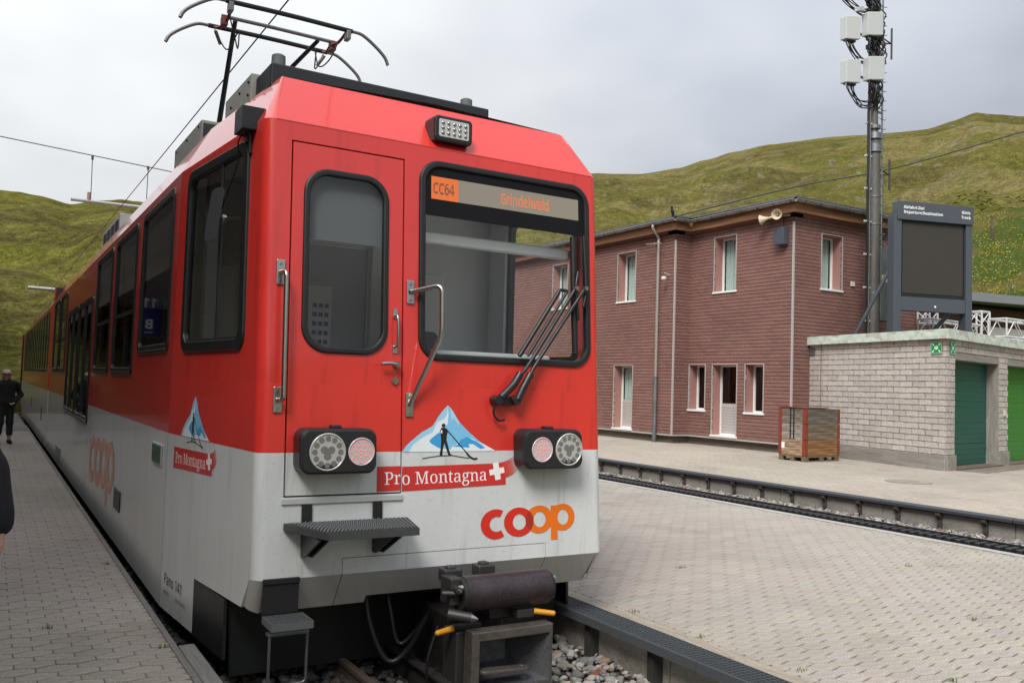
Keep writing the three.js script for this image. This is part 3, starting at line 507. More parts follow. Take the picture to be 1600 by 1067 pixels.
{ // front door, windscreen, lamps, fittings -------------------
  const dr = (y0, y1, hole) => { const s = poly([[DX0 + 0.010, y0], [DX1 - 0.010, y0], [DX1 - 0.010, y1], [DX0 + 0.010, y1]]); if (hole) s.holes.push(hole); return uvWorld(front(ext(s, 0.03))); };
  const door = P('front_door', dr(STRIPE, DY1 - 0.010, rrHole(1.59, 1.797, 2.118, 2.905, 0.15)), RED);
  P('lower_panel', dr(DY0 + 0.010, STRIPE), WHITE, door);
  const ring = rrShape(1.578, 1.785, 2.13, 2.917, 0.16); ring.holes.push(rrHole(1.617, 1.826, 2.091, 2.876, 0.125));
  P('window_seal', front(ext(ring, 0.045, 0.011, 14).translate(0, 0, 0.016)), RUBBER, door);
  P('pane', front(new THREE.ShapeGeometry(rrShape(1.6, 1.81, 2.108, 2.893, 0.13), 12).translate(0, 0, -0.003)), GLASS, door);
  P('door_blind', front(box(1.6, 2.108, 2.48, 2.9, -0.06, -0.055)), M(0.10, 0.105, 0.11, { roughness: 0.8 }), door);
  P('door_sill', front(box(DX0 - 0.01, DX1 + 0.005, 0.898, 0.934, -0.02, 0.012, 0.004)), M(0.6, 0.6, 0.6, { roughness: 0.4, metalness: 0.4 }));
  const ws = rrShape(WS[0] - 0.012, WS[1] - 0.012, WS[2] + 0.01, WS[3] + 0.01, 0.15); ws.holes.push(rrHole(WS[0] + 0.034, WS[1] + 0.034, WS[2] - 0.034, WS[3] - 0.034, 0.11));
  const wsF = P('windscreen', front(ext(ws, 0.05, 0.012, 14).translate(0, 0, 0.018)), RUBBER);
  P('pane', front(new THREE.ShapeGeometry(rrShape(WS[0] + 0.02, WS[1] + 0.02, WS[2] - 0.02, WS[3] - 0.02, 0.12), 12).translate(0, 0, -0.002)), GLASS, wsF);
  P('header_band', front(ext(rrShape(WS[0] + 0.03, 2.72, WS[2] - 0.03, 3.052, 0.02), 0.003).translate(0, 0, 0.002)), M(0.008, 0.008, 0.010, { roughness: 0.6, specularIntensity: 0.35 }), wsF);
  const led = canvasTex(2048, 256, (c, w, h) => {
    c.fillStyle = '#8c8578'; c.fillRect(0, 0, w, h);
    c.fillStyle = '#ea7436'; c.fillRect(0, 0, 348, h);
    const dots = (txt, x0, px, col) => { // coarse dot-matrix lettering
      const q = document.createElement('canvas'); q.width = 160; q.height = 16; const k = q.getContext('2d'); k.fillStyle = '#000'; k.fillRect(0, 0, 160, 16); k.fillStyle = '#fff'; k.font = '15px sans-serif'; k.textBaseline = 'alphabetic'; k.fillText(txt, 1, 13);
      const d = k.getImageData(0, 0, 160, 16).data; c.fillStyle = col;
      for (let j = 0; j < 16; j++) for (let i = 0; i < 160; i++) if (d[(j * 160 + i) * 4] > 105) c.fillRect(x0 + i * px, 28 + j * 13, px - 1, 11.5);
    };
    dots('CC64', 10, 8.1, '#6a4a3a'); dots('Grindelwald', 900, 8.6, '#ef7c42');
    c.fillStyle = 'rgba(40,36,30,0.22)'; for (let i = 0; i < w; i += 10) c.fillRect(i, 0, 2, h); for (let j = 0; j < h; j += 13) c.fillRect(0, j, w, 2);
  });
  const plane = (x0, x1, y0, y1, off, u0 = 0, u1 = 1) => { const g = new THREE.PlaneGeometry(x1 - x0, y1 - y0).translate((x0 + x1) / 2, (y0 + y1) / 2, off); const u = g.attributes.uv; for (let i = 0; i < 4; i++) u.setX(i, lerp(u0, u1, u.getX(i))); return front(g); };
  P('destination_display', plane(2.425, 3.60, 2.832, 2.984, 0.0045), M(0.9, 0.9, 0.9, { map: led, roughness: 0.5, emissive: lin(1, 1, 1), emissiveMap: led, emissiveIntensity: 0.12 }), wsF);
  // printed lettering and emblem (flat print on the paint)
  const logo = canvasTex(1024, 610, (c, w, h) => {
    c.clearRect(0, 0, w, h); const S = 1024 / 899, T = (p) => [(p[0] + 29) * S, (p[1] - 70) * S];
    const fill = (col, pts) => { c.fillStyle = col; c.beginPath(); pts.forEach((p, i) => { const [x, y] = T(p); i ? c.lineTo(x, y) : c.moveTo(x, y); }); c.closePath(); c.fill(); };
    const out = [[115, 362], [140, 325], [165, 300], [210, 262], [235, 242], [270, 228], [300, 205], [322, 170], [340, 140], [368, 105], [395, 75], [412, 90], [430, 115], [450, 152], [470, 180], [500, 212], [530, 240], [565, 272], [600, 300], [660, 335], [710, 362]];
    fill('#e6edf0', out);
    fill('#9ed0ea', [[115, 362], [140, 325], [165, 300], [235, 242], [300, 205], [340, 140], [395, 75], [392, 130], [372, 160], [330, 180], [300, 245], [262, 262], [215, 292], [180, 320], [155, 362]]);
    fill('#7fc3e8', [[395, 75], [430, 115], [470, 180], [530, 240], [600, 300], [640, 325], [585, 300], [560, 285], [520, 275], [480, 290], [450, 320], [425, 330], [415, 350], [370, 345], [330, 335], [290, 312], [280, 295], [330, 250], [360, 230], [395, 190], [400, 130]]);
    fill('#3d9fd8', [[280, 295], [300, 275], [330, 252], [352, 246], [360, 300], [352, 345], [330, 335], [292, 312]]);
    fill('#3d9fd8', [[425, 332], [455, 322], [478, 290], [520, 270], [545, 285], [580, 300], [615, 322], [640, 342], [605, 348], [560, 318], [530, 316], [535, 340], [470, 335]]);
    fill('#a9d7ee', [[412, 92], [430, 115], [450, 152], [470, 180], [462, 195], [445, 170], [432, 150], [425, 175], [412, 140]]);
    fill('#c92f2d', [[-29, 452], [690, 441], [735, 438], [735, 470], [775, 480], [775, 576], [-29, 601]]);
    { const g = c.createLinearGradient(...T([745, 480]), ...T([868, 440])); g.addColorStop(0, 'rgba(201,47,45,1)'); g.addColorStop(0.45, 'rgba(214,90,80,0.9)'); g.addColorStop(1, 'rgba(230,170,160,0)'); c.fillStyle = g; c.beginPath(); c.moveTo(...T([725, 438])); c.quadraticCurveTo(...T([790, 430]), ...T([828, 395])); c.lineTo(...T([868, 470])); c.quadraticCurveTo(...T([830, 520]), ...T([775, 532])); c.lineTo(...T([725, 520])); c.closePath(); c.fill(); }
    c.save(); c.translate(...T([716, 491])); c.rotate(-0.16); c.fillStyle = '#f4efee'; c.fillRect(-19 * S, -56 * S, 38 * S, 110 * S); c.fillRect(-50 * S, -18 * S, 100 * S, 36 * S); c.restore();
    c.save(); c.fillStyle = '#f3eeee'; c.font = '118px serif'; c.textBaseline = 'alphabetic'; const [tx, ty] = T([12, 560]); c.translate(tx, ty); c.rotate(-0.022); const mw = c.measureText('Pro Montagna').width; c.scale(640 * S / mw, 1); c.fillText('Pro Montagna', 0, 0); c.restore();
    c.fillStyle = '#1b1a1c'; c.beginPath(); c.arc(...T([369, 201]), 12 * S, 0, 7); c.fill();
    fill('#1b1a1c', [[356, 214], [381, 214], [396, 240], [390, 262], [388, 292], [400, 335], [410, 372], [422, 384], [400, 384], [384, 340], [374, 310], [366, 345], [362, 378], [366, 388], [344, 387], [350, 350], [354, 300], [352, 262], [346, 232]]);
    fill('#e6edf0', [[352, 226], [362, 232], [360, 252], [350, 246]]);
    c.strokeStyle = '#1b1a1c'; c.lineCap = 'round'; c.lineWidth = 7 * S; c.beginPath(); c.moveTo(...T([384, 222])); c.lineTo(...T([535, 392])); c.stroke(); c.lineWidth = 12 * S; c.beginPath(); c.moveTo(...T([520, 376])); c.quadraticCurveTo(...T([552, 418]), ...T([582, 408])); c.stroke();
    c.lineWidth = 5 * S; c.beginPath(); c.moveTo(...T([240, 403])); c.quadraticCurveTo(...T([300, 392]), ...T([345, 388])); c.lineTo(...T([425, 386])); c.quadraticCurveTo(...T([480, 398]), ...T([532, 404])); c.stroke();
  });
  const LOGO = M(1, 1, 1, { map: logo, transparent: true, roughness: 0.4, clearcoat: 0.5, clearcoatRoughness: 0.08 });
  const lx0 = 2.072, lx1 = 3.092, ly0 = 0.938, ly1 = 1.492, cut = (x) => (x - lx0) / (lx1 - lx0);
  P('mountain_emblem', [plane(lx0, DX1 - 0.011, ly0 + 0.011, ly1, 0.003, 0, cut(DX1 - 0.011)), plane(DX1, lx1, ly0 + 0.004, ly1, 0.003, cut(DX1), 1)], LOGO).userData.label = 'printed snow mountain with horn player above a red lettered banner';
  const coop = (c1, c2, c3, a) => canvasTex(1024, 380, (c, w, h) => {
    c.clearRect(0, 0, w, h); const S = 1024 / 640, T = (x, y) => [(x - 605) * S, (y - 690) * S];
    const ringP = (x, y, rx, ry, ix, iy) => { c.beginPath(); c.ellipse(...T(x, y), rx * S, ry * S, 0, 0, 2 * Math.PI); c.closePath(); const [a1, b1] = T(x + ix * 0.06, y); c.moveTo(a1 + ix * S, b1); c.ellipse(a1, b1, ix * S, iy * S, -0.1, 0, 2 * Math.PI, true); c.closePath(); };
    c.fillStyle = c1; c.beginPath(); { const [x, y] = T(712, 800); c.ellipse(x, y, 93 * S, 88 * S, 0, -1.05, 0.98, true); c.ellipse(x + 6 * S, y + 1, 44 * S, 44 * S, 0, 0.92, -1.1, false); c.closePath(); c.fill('nonzero'); }
    c.fillStyle = c1; ringP(858, 795, 95, 87, 42, 47); c.fill('evenodd'); c.fillStyle = c2; ringP(990, 786, 90, 84, 40, 47); c.fill('evenodd'); ringP(1146, 780, 82, 82, 37, 47); c.fill('evenodd'); c.fillRect(...T(1067, 706), 44 * S, 208 * S);
    c.save(); ringP(858, 795, 95, 87, 42, 47); c.clip('evenodd'); c.fillStyle = c3; ringP(990, 786, 90, 84, 40, 47); c.fill('evenodd'); c.restore();
  });
  P('company_lettering', plane(2.778, 3.558, 0.578, 0.838, 0.003), M(1, 1, 1, { map: coop('#d3281a', '#e8700c', '#a82a1c'), transparent: true, roughness: 0.4, clearcoat: 0.5, clearcoatRoughness: 0.08 })).userData.label = 'orange and red company lettering';
  const sp = (map, a, b, y0, y1, off) => { const g = new THREE.PlaneGeometry(b - a, y1 - y0, 4, 1).translate((a + b) / 2, (y0 + y1) / 2, off); const u = g.attributes.uv; for (let i = 0; i < u.count; i++) u.setX(i, 1 - u.getX(i)); return map(g); };
  P('mountain_emblem', sp(taper, s2(-5.74), s2(-6.72), 0.955, 1.49, 0.003), LOGO).userData.label = 'printed snow mountain above a red lettered banner';
  P('company_lettering', sp(mainSide, 9.85, 12.55, 0.13, 0.92, 0.003), M(1, 1, 1, { map: coop('#d8775a', '#dc8a5e', '#c9694e'), transparent: true, roughness: 0.45, clearcoat: 0.5 })).userData.label = 'faded orange company lettering';
  P('car_number', sp(taper, s2(-6.18), s2(-6.82), -0.01, 0.21, 0.003), M(1, 1, 1, { transparent: true, roughness: 0.5, map: canvasTex(1024, 352, (c, w, h) => { c.clearRect(0, 0, w, h); c.fillStyle = '#2a2927'; c.font = '172px sans-serif'; c.fillText('Pano 141', 10, 150); c.font = '62px sans-serif'; c.fillText('ABt 23,5', 14, 262); c.fillText('34+20+2 48 PL', 470, 262); }) })).userData.label = 'black lettering of the car number';
  P('plaque', mainSide(box(7.1, 7.52, 0.93, 1.09, 0.0015, 0.014, 0.004)), M(0.5, 0.5, 0.48, { roughness: 0.4, metalness: 0.6 }));
  P('plaque_face', mainSide(box(7.12, 7.50, 0.945, 1.075, 0.0145, 0.017)), M(0.02, 0.10, 0.055, { roughness: 0.4, map: canvasTex(256, 96, (c, w, h) => { c.fillStyle = '#fff'; c.fillRect(0, 0, w, h); c.fillStyle = '#9a9a9a'; c.fillRect(40, 40, 170, 10); c.fillRect(80, 60, 90, 6); }) }));
  P('side_vent', mainSide(box(9.32, 9.78, 0.27, 0.47, 0.0015, 0.01)), BLACK); P('side_vent', mainSide(box(17.5, 18.6, 0.05, 0.26, 0.0015, 0.012)), GALV);
  P('side_seam', [mainSide(box(6.905, 6.908, -0.06, 3.1, -0.004, 0.0009)), mainSide(box(12.8, 12.803, -0.06, 3.1, -0.004, 0.0009))], M(0.05, 0.03, 0.03));
}
{ // lamps
  const lens = M(0.62, 0.61, 0.58, { roughness: 0.3, metalness: 0.35 }), cup = M(0.50, 0.51, 0.52, { roughness: 0.18, metalness: 0.9 }), clear = GLASS;
  const disc = (x, y, r, off, t = 0.006, n = 28) => new THREE.CylinderGeometry(r, r, t, n).rotateX(Math.PI / 2).translate(x, y, off + fz(y));
  const lampUnit = (x0, x1, xw, xr) => {
    const hl = P('headlight_unit', front(ext(rrShape(x0, 1.08, x1, 1.343, 0.06), 0.15, 0.016, 8).translate(0, 0, 0.148)), BLACK);
    const rim = rrShape(x0 + 0.012, 1.092, x1 - 0.012, 1.331, 0.05); const bez = P('bezel', front(ext(rim, 0.012, 0.004, 8).translate(0, 0, 0.158)), BLACK, hl);
    const y = 1.21, O = 0.16;
    P('headlight', [disc(xw, y, 0.103, O), new THREE.TorusGeometry(0.104, 0.006, 6, 32).translate(xw, y, O + 0.003 + fz(y))], lens, hl);
    const cups = []; for (let i = 0; i < 12; i++) { const a = i / 12 * 6.283; cups.push(new THREE.CylinderGeometry(0.0165, 0.0165, 0.003, 14).rotateX(Math.PI / 2).translate(xw + 0.077 * Math.cos(a), y + 0.077 * Math.sin(a), O + 0.0035 + fz(y))); }
    for (let i = 0; i < 3; i++) { const a = i / 3 * 6.283 + 0.5; cups.push(new THREE.CylinderGeometry(0.022, 0.022, 0.003, 14).rotateX(Math.PI / 2).translate(xw + 0.024 * Math.cos(a), y + 0.024 * Math.sin(a), O + 0.0035 + fz(y))); }
    P('reflector_cups', cups, M(0.28, 0.285, 0.29, { roughness: 0.3, metalness: 0.5 }), hl);
    P('tail_lamp', [disc(xr, y, 0.077, O), new THREE.TorusGeometry(0.078, 0.005, 6, 28).translate(xr, y, O + 0.003 + fz(y))], M(0.72, 0.60, 0.60, { roughness: 0.25, metalness: 0.2 }), hl);
    const leds = []; for (const [r, n] of [[0.012, 3], [0.036, 7], [0.064, 10]]) for (let i = 0; i < n; i++) { const a = i / n * 6.283 + r * 30; leds.push(new THREE.SphereGeometry(0.0036, 6, 5).translate(xr + r * Math.cos(a), y + r * Math.sin(a), O + 0.005 + fz(y))); }
    P('light_diodes', leds, M(0.7, 0.05, 0.08, { emissive: lin(1, 0.06, 0.12), emissiveIntensity: 0.5 }), hl);
    P('lamp_latch', front(box((x0 + x1) / 2 - 0.03, (x0 + x1) / 2 + 0.03, 1.342, 1.360, 0.03, 0.10, 0.006)), BLACK, hl);
  };
  lampUnit(1.545, 2.013, 1.702, 1.908); lampUnit(3.042, 3.512, 3.388, 3.174);
  // roof headlamp on the sloped top
  const tl = (g) => warp(g, (x, y, z) => [x, y, z + fz(CREST) - (y - 3.28) * 0.03]);
  const h = P('top_headlight', tl(ext(rrShape(2.43, 3.225, 2.715, 3.398, 0.03), 0.16, 0.012, 6).translate(0, 0, 0.03)), BLACK);
  P('lens', tl(ext(rrShape(2.462, 3.252, 2.684, 3.372, 0.012), 0.01, 0.002).translate(0, 0, 0.036)), lens, h);
  { const q = []; for (let i = 0; i < 5; i++) for (let j = 0; j < 3; j++) q.push(tl(new THREE.SphereGeometry(0.014, 8, 6).translate(2.49 + i * 0.042, 3.278 + j * 0.034, 0.032))); P('reflector_cups', q, M(0.35, 0.35, 0.33, { roughness: 0.15, metalness: 0.8 }), h); }
}
{ // handles, wipers, steps
  const F = (x, y, o) => [x, y, fz(y) + o];
  const mount = (x, y) => [front(box(x - 0.026, x + 0.026, y - 0.075, y + 0.075, 0.001, 0.012, 0.004)), cyl(F(x, y + 0.05, 0.01), F(x, y + 0.05, 0.019), 0.009, 0.009, 6), cyl(F(x, y - 0.05, 0.01), F(x, y - 0.05, 0.019), 0.009, 0.009, 6)];
  const g1 = P('grab_rail', bent([F(1.447, 2.25, 0.012), F(1.462, 2.25, 0.075), F(1.462, 1.50, 0.075), F(1.447, 1.50, 0.012)], 0.015, 0.03, 10), STEEL);
  P('mount_plate', mount(1.447, 2.25), STEEL, g1); P('mount_plate', mount(1.447, 1.50), STEEL, g1);
  const g2 = P('grab_rail', bent([F(2.282, 2.20, 0.012), F(2.425, 2.245, 0.17), F(2.425, 1.93, 0.17), F(2.282, 1.485, 0.012)], 0.016, 0.05, 10), STEEL);
  P('mount_plate', mount(2.282, 2.20), STEEL, g2); P('mount_plate', mount(2.282, 1.485), STEEL, g2);
  P('door_pull', [tube([F(2.178, 2.04, 0.0), F(2.183, 2.03, 0.04), F(2.183, 1.86, 0.04), F(2.178, 1.85, 0.0)], 0.009, 8, 16), front(box(2.165, 2.195, 2.025, 2.085, 0, 0.008)), front(box(2.165, 2.195, 1.805, 1.865, 0, 0.008))], STEEL);
  P('door_handle', [cyl(F(2.183, 1.735, 0), F(2.183, 1.735, 0.05), 0.022, 0.018, 12), tube([F(2.183, 1.735, 0.045), F(2.13, 1.74, 0.052), F(2.075, 1.735, 0.046)], 0.011, 8, 8)], STEEL);
  P('door_lock', [cyl(F(2.183, 1.632, 0), F(2.183, 1.632, 0.012), 0.022, 0.022, 14), front(box(2.178, 2.188, 1.61, 1.632, 0.012, 0.016))], STEEL);
  // wiper: pivot block, twin arms, blades
  const wp = P('wiper', [front(ext(rrShape(2.86, 1.50, 3.06, 1.555, 0.02), 0.05, 0.008).translate(0, 0, 0.05)), cyl(F(2.89, 1.528, 0.02), F(2.89, 1.528, 0.085), 0.034, 0.03, 12), cyl(F(3.03, 1.528, 0.02), F(3.03, 1.528, 0.085), 0.034, 0.03, 12)], BLACK);
  P('wiper_arm', [tube([F(2.912, 1.547, 0.07), F(3.001, 1.63, 0.075), F(3.06, 1.71, 0.075)], 0.026, 6, 8), tube([F(3.05, 1.69, 0.075), F(3.149, 1.80, 0.07), F(3.523, 2.325, 0.07)], 0.013, 6, 12)], BLACK, wp);
  P('wiper_arm', [tube([F(3.041, 1.535, 0.07), F(3.09, 1.63, 0.075), F(3.14, 1.71, 0.075)], 0.026, 6, 8), tube([F(3.135, 1.70, 0.075), F(3.2, 1.795, 0.07), F(3.604, 2.331, 0.07)], 0.013, 6, 12)], BLACK, wp);
  P('wiper_blade', [tube([F(3.537, 2.70, 0.022), F(3.536, 2.242, 0.026), F(3.545, 1.865, 0.022)], 0.024, 6, 10), tube([F(3.56, 2.45, 0.05), F(3.53, 2.325, 0.065), F(3.555, 2.1, 0.05)], 0.012, 6, 10)], RUBBER, wp);
  P('wiper_blade', [tube([F(3.627, 2.72, 0.03), F(3.627, 2.341, 0.05), F(3.60, 2.2, 0.05)], 0.012, 6, 10)], RUBBER, wp);
  P('wiper_linkage', [tube([F(3.068, 1.829, 0.05), F(3.387, 2.29, 0.06)], 0.016, 6, 4), tube([F(3.38, 2.285, 0.06), F(3.40, 2.305, 0.06), F(3.455, 2.302, 0.065)], 0.013, 6, 8), tube([F(3.134, 1.832, 0.05), F(3.455, 2.3, 0.065)], 0.011, 6, 4)], RUBBER, wp);
  P('joint_cap', [cyl(F(3.523, 2.325, 0.06), F(3.523, 2.325, 0.095), 0.016, 0.016, 8), cyl(F(3.604, 2.331, 0.06), F(3.604, 2.331, 0.095), 0.016, 0.016, 8)], STEEL, wp);
  P('washer_hose', tube([F(2.875, 1.51, 0.06), F(2.87, 1.44, 0.045), F(2.91, 1.395, 0.04), F(2.955, 1.40, 0.04)], 0.008, 6, 14), RUBBER, wp);
  // front step: grating shelf on two brackets
  const zf = fz(0.8), st = [], zo = zf + 0.42, y = 0.795, xl = (z) => lerp(1.495, 1.63, (z - zf) / 0.42), xr = (z) => lerp(2.275, 2.168, (z - zf) / 0.42);
  const skew = (g) => warp(g, (u, yy, z) => [lerp(xl(z), xr(z), u), yy, z]);
  st.push(skew(box(0, 0.012, y - 0.04, y, zf + 0.012, zo)), skew(box(0.988, 1, y - 0.04, y, zf + 0.012, zo)), skew(box(0.012, 0.988, y - 0.04, y, zo - 0.008, zo)), skew(box(0.012, 0.988, y - 0.04, y, zf + 0.012, zf + 0.02)));
  for (let i = 1; i < 13; i++) st.push(skew(box(0.013, 0.987, y - 0.025, y + 0.001, zf + 0.02 + i * 0.03 - 0.003, zf + 0.02 + i * 0.03 + 0.003)));
  for (let i = 1; i < 27; i++) st.push(skew(box(i / 27 - 0.003, i / 27 + 0.003, y - 0.02, y + 0.002, zf + 0.021, zo - 0.009)));
  const teeth = []; for (let i = 1; i < 27; i++) for (let j = 1; j < 13; j++) teeth.push(skew(box(i / 27 - 0.011, i / 27 - 0.004, y + 0.001, y + 0.010, zf + 0.02 + j * 0.03 - 0.003, zf + 0.02 + j * 0.03 + 0.003)));
  const stp = P('front_step', st, M(0.10, 0.104, 0.108, { roughness: 0.5, metalness: 0.55 }));
  P('tread_teeth', teeth, M(0.36, 0.37, 0.38, { roughness: 0.5, metalness: 0.5 }), stp);
  for (const x of [1.635, 2.075]) P('step_bracket', [front(box(x - 0.03, x + 0.03, 0.60, 0.895, 0.002, 0.014)), warp(ext(poly([[0.015, 0.745], [0.34, 0.745], [0.05, 0.60], [0.015, 0.60]]), 0.012), (a, b, c) => [x + 0.03 + c, b, fz(b) + a]), warp(ext(poly([[0.015, 0.745], [0.34, 0.745], [0.05, 0.60], [0.015, 0.60]]), 0.012), (a, b, c) => [x - 0.018 + c, b, fz(b) + a])], BLACK, stp);
  // corner step and stirrup
  const sx0 = 1.395, sx1 = 1.60, q = [];
  P('step_back_plate', [box(sx0 - 0.005, sx1 + 0.0, 0.29, 0.49, -4.996, -4.985, 0.004), box(sx0 - 0.005, sx1, 0.463, 0.488, -4.985, -4.975)], SOOT);
  q.push(box(sx0, sx1 + 0.03, 0.245, 0.285, -4.80, -4.792), box(sx0, sx0 + 0.008, 0.245, 0.285, -4.985, -4.80), box(sx1 + 0.022, sx1 + 0.03, 0.245, 0.285, -4.985, -4.80), box(sx0, sx1 + 0.03, 0.245, 0.285, -4.994, -4.986));
  for (let i = 1; i < 6; i++) q.push(box(sx0 + 0.008, sx1 + 0.022, 0.262, 0.286, -4.985 + i * 0.031 - 0.002, -4.985 + i * 0.031 + 0.002));
  for (let i = 1; i < 12; i++) q.push(box(sx0 + i * 0.0195 - 0.0015, sx0 + i * 0.0195 + 0.0015, 0.262, 0.287, -4.985, -4.8));
  P('corner_step', q, M(0.22, 0.23, 0.24, { roughness: 0.45, metalness: 0.6 }));
  P('stirrup', [box(1.40, 1.635, 0.195, 0.215, -4.93, -4.87, 0.005), bent([[1.412, 0.2, -4.88], [1.412, -0.075, -4.88], [1.625, -0.075, -4.88], [1.625, 0.2, -4.88]], 0.009, 0.03, 8)], M(0.20, 0.205, 0.21, { roughness: 0.4, metalness: 0.7 }));
}
{ // coupler, hoses, dark underside
  const cy = 0.305, z0 = -4.62, R = 0.105;
  P('underframe', [box(1.30, 3.82, -0.02, 0.28, -21.8, -5.62), box(1.45, 3.67, -0.14, 0.05, -12.5, -6.1)], SOOT);
  P('snow_plough', [warp(ext(poly([[1.36, -0.20], [3.74, -0.20], [3.70, 0.30], [1.33, 0.30]]), 0.02), (x, y, z) => [x, y, -5.42 + z - (x - 2.56) ** 2 * 0.07])], BLACK);
  for (const z of [-7.8, -9.8, -18, -20]) for (const x of [2.08, 2.92]) P('wheel', cyl([x - 0.05, 0.13, z], [x + 0.05, 0.13, z], 0.31, 0.31, 28), DARKSTEEL);
  P('bogie_frame', [box(1.75, 1.85, -0.02, 0.16, -10.3, -7.3, 0.02), box(3.27, 3.37, -0.02, 0.16, -10.3, -7.3, 0.02), box(1.75, 3.37, 0.0, 0.15, -8.9, -8.7)], SOOT);
  const cp = P('coupler', [box(2.62, 3.02, -0.30, 0.12, -5.35, -4.86, 0.02), box(2.72, 2.94, -0.05, 0.10, -6.0, -5.3), box(2.80, 3.02, 0.12, 0.19, -5.0, -4.66, 0.01), box(2.86, 3.02, 0.17, 0.22, -4.92, -4.72, 0.01)], CASTIRON);
  // funnel frame: four sloping walls round the mouth
  const fx0 = 2.60, fx1 = 3.16, fy0 = -0.30, fy1 = 0.105, zF = -4.50, zB = -4.80;
  const mouth = [[fx0, fy0], [fx1, fy0], [fx1, fy1], [fx0, fy1]], fr = poly(mouth); fr.holes.push(poly([[fx0 + 0.055, fy0 + 0.075], [fx1 - 0.022, fy0 + 0.075], [fx1 - 0.022, fy1 - 0.055], [fx0 + 0.055, fy1 - 0.055]], THREE.Path));
  const IRON = M(0.24, 0.205, 0.18, { roughness: 0.5, metalness: 0.6, map: concreteTex });
  P('coupler_frame', ext(fr, 0.10, 0.006).translate(0, 0, zF), IRON, cp);
  const a = [fx0 + 0.055, fy0 + 0.075], b = [fx1 - 0.022, fy1 - 0.055], in0 = [2.76, -0.17], in1 = [3.0, -0.04];
  P('coupler_funnel', [quadStrip([[[a[0], a[1], zF], [b[0], a[1], zF]], [[in0[0], in0[1], zB], [in1[0], in0[1], zB]]]), quadStrip([[[a[0], b[1], zF], [a[0], a[1], zF]], [[in0[0], in1[1], zB], [in0[0], in0[1], zB]]]), quadStrip([[[b[0], b[1], zF], [a[0], b[1], zF]], [[in1[0], in1[1], zB], [in0[0], in1[1], zB]]]), quadStrip([[[b[0], a[1], zF], [b[0], b[1], zF]], [[in1[0], in0[1], zB], [in1[0], in1[1], zB]]]), box(in0[0], in1[0], in0[1], in1[1], zB - 0.01, zB)], M(0.24, 0.245, 0.26, { roughness: 0.5, metalness: 0.55, map: concreteTex }), cp);
  P('coupler_tongue', warp(ext((() => { const s = rrShape(2.66, -0.02, 3.0, 0.06, 0.038); s.holes.push(new THREE.Path().absarc(2.955, 0.02, 0.018, 0, 6.283)); return s; })(), 0.022, 0.005), (x, y, z) => [x, -0.115 + z - (x - 2.66) * 0.05, zF - 0.03 - y + 0.03]), IRON, cp);
  P('coupler_pin', cyl([2.88, -0.27, -4.52], [2.88, -0.27, -4.47], 0.035, 0.03, 14), DARKSTEEL, cp);
  const cylr = P('coupler_cylinder', [cyl([2.585, cy, z0], [3.165, cy, z0], R, R, 36)], M(0.125, 0.098, 0.108, { roughness: 0.38, metalness: 0.7, map: concreteTex }), cp);
  P('end_cap', [cyl([2.56, cy, z0], [2.584, cy, z0], R * 0.9, R * 0.97, 28), cyl([3.166, cy, z0], [3.19, cy, z0], R * 0.97, R * 0.88, 28)], SOOT, cylr);
  P('end_bolt', [[3.19, cy + 0.05, z0 + 0.03], [3.19, cy - 0.06, z0 + 0.02], [2.56, cy + 0.05, z0 + 0.05]].map((p) => cyl(p, [p[0] + (p[0] > 3 ? 0.03 : -0.03), p[1], p[2]], 0.02, 0.016, 10)), STEEL, cylr);
  P('valve_block', [box(2.50, 2.575, cy - 0.06, cy + 0.10, z0 - 0.12, z0 + 0.02, 0.01), cyl([2.52, cy + 0.045, z0 + 0.02], [2.52, cy + 0.045, z0 + 0.09], 0.022, 0.02, 10), cyl([2.49, cy - 0.10, z0 + 0.02], [2.60, cy - 0.115, z0 + 0.1], 0.034, 0.03, 12), cyl([2.45, cy + 0.02, z0 + 0.01], [2.53, cy + 0.02, z0 + 0.05], 0.016, 0.016, 8)], DARKSTEEL, cp);
  P('connector_nozzle', [cyl([2.60, cy - 0.115, z0 + 0.1], [2.63, cy - 0.12, z0 + 0.125], 0.026, 0.006, 12), cyl([2.52, cy + 0.045, z0 + 0.09], [2.52, cy + 0.045, z0 + 0.11], 0.012, 0.008, 8)], STEEL, cp);
  P('cable_socket', [box(2.52, 2.64, cy + 0.05, cy + 0.125, z0 - 0.20, z0 - 0.10, 0.012), box(2.55, 2.61, cy + 0.1, cy + 0.14, z0 - 0.18, z0 - 0.12, 0.01), box(2.76, 2.88, cy + 0.06, cy + 0.13, z0 - 0.22, z0 - 0.12, 0.012), box(2.79, 2.85, cy + 0.1, cy + 0.145, z0 - 0.2, z0 - 0.14, 0.01)], DARKSTEEL, cp);
  P('release_handle', [cyl([2.455, 0.085, -4.66], [2.555, 0.10, -4.66], 0.0165, 0.019, 12), new THREE.SphereGeometry(0.0165, 10, 8).translate(2.455, 0.085, -4.66)], YELLOW, cp);
  P('release_handle', [cyl([3.055, 0.175, -4.56], [3.155, 0.165, -4.50], 0.018, 0.0165, 12), new THREE.SphereGeometry(0.0165, 10, 8).translate(3.155, 0.165, -4.50)], YELLOW, cp);
  P('handle_arm', [box(2.555, 2.75, 0.085, 0.115, -4.70, -4.66, 0.006), box(2.56, 2.62, -0.28, 0.084, -4.80, -4.62, 0.01)], DARKSTEEL, cp); P('handle_arm', box(2.94, 3.06, 0.14, 0.19, -4.66, -4.56, 0.006), DARKSTEEL, cp);
  P('air_hose', tube([[2.24, 0.30, -5.3], [2.26, 0.02, -5.22], [2.36, -0.20, -5.15], [2.48, -0.12, -5.1], [2.55, 0.1, -5.0]], 0.02, 8, 30), RUBBER, cp);
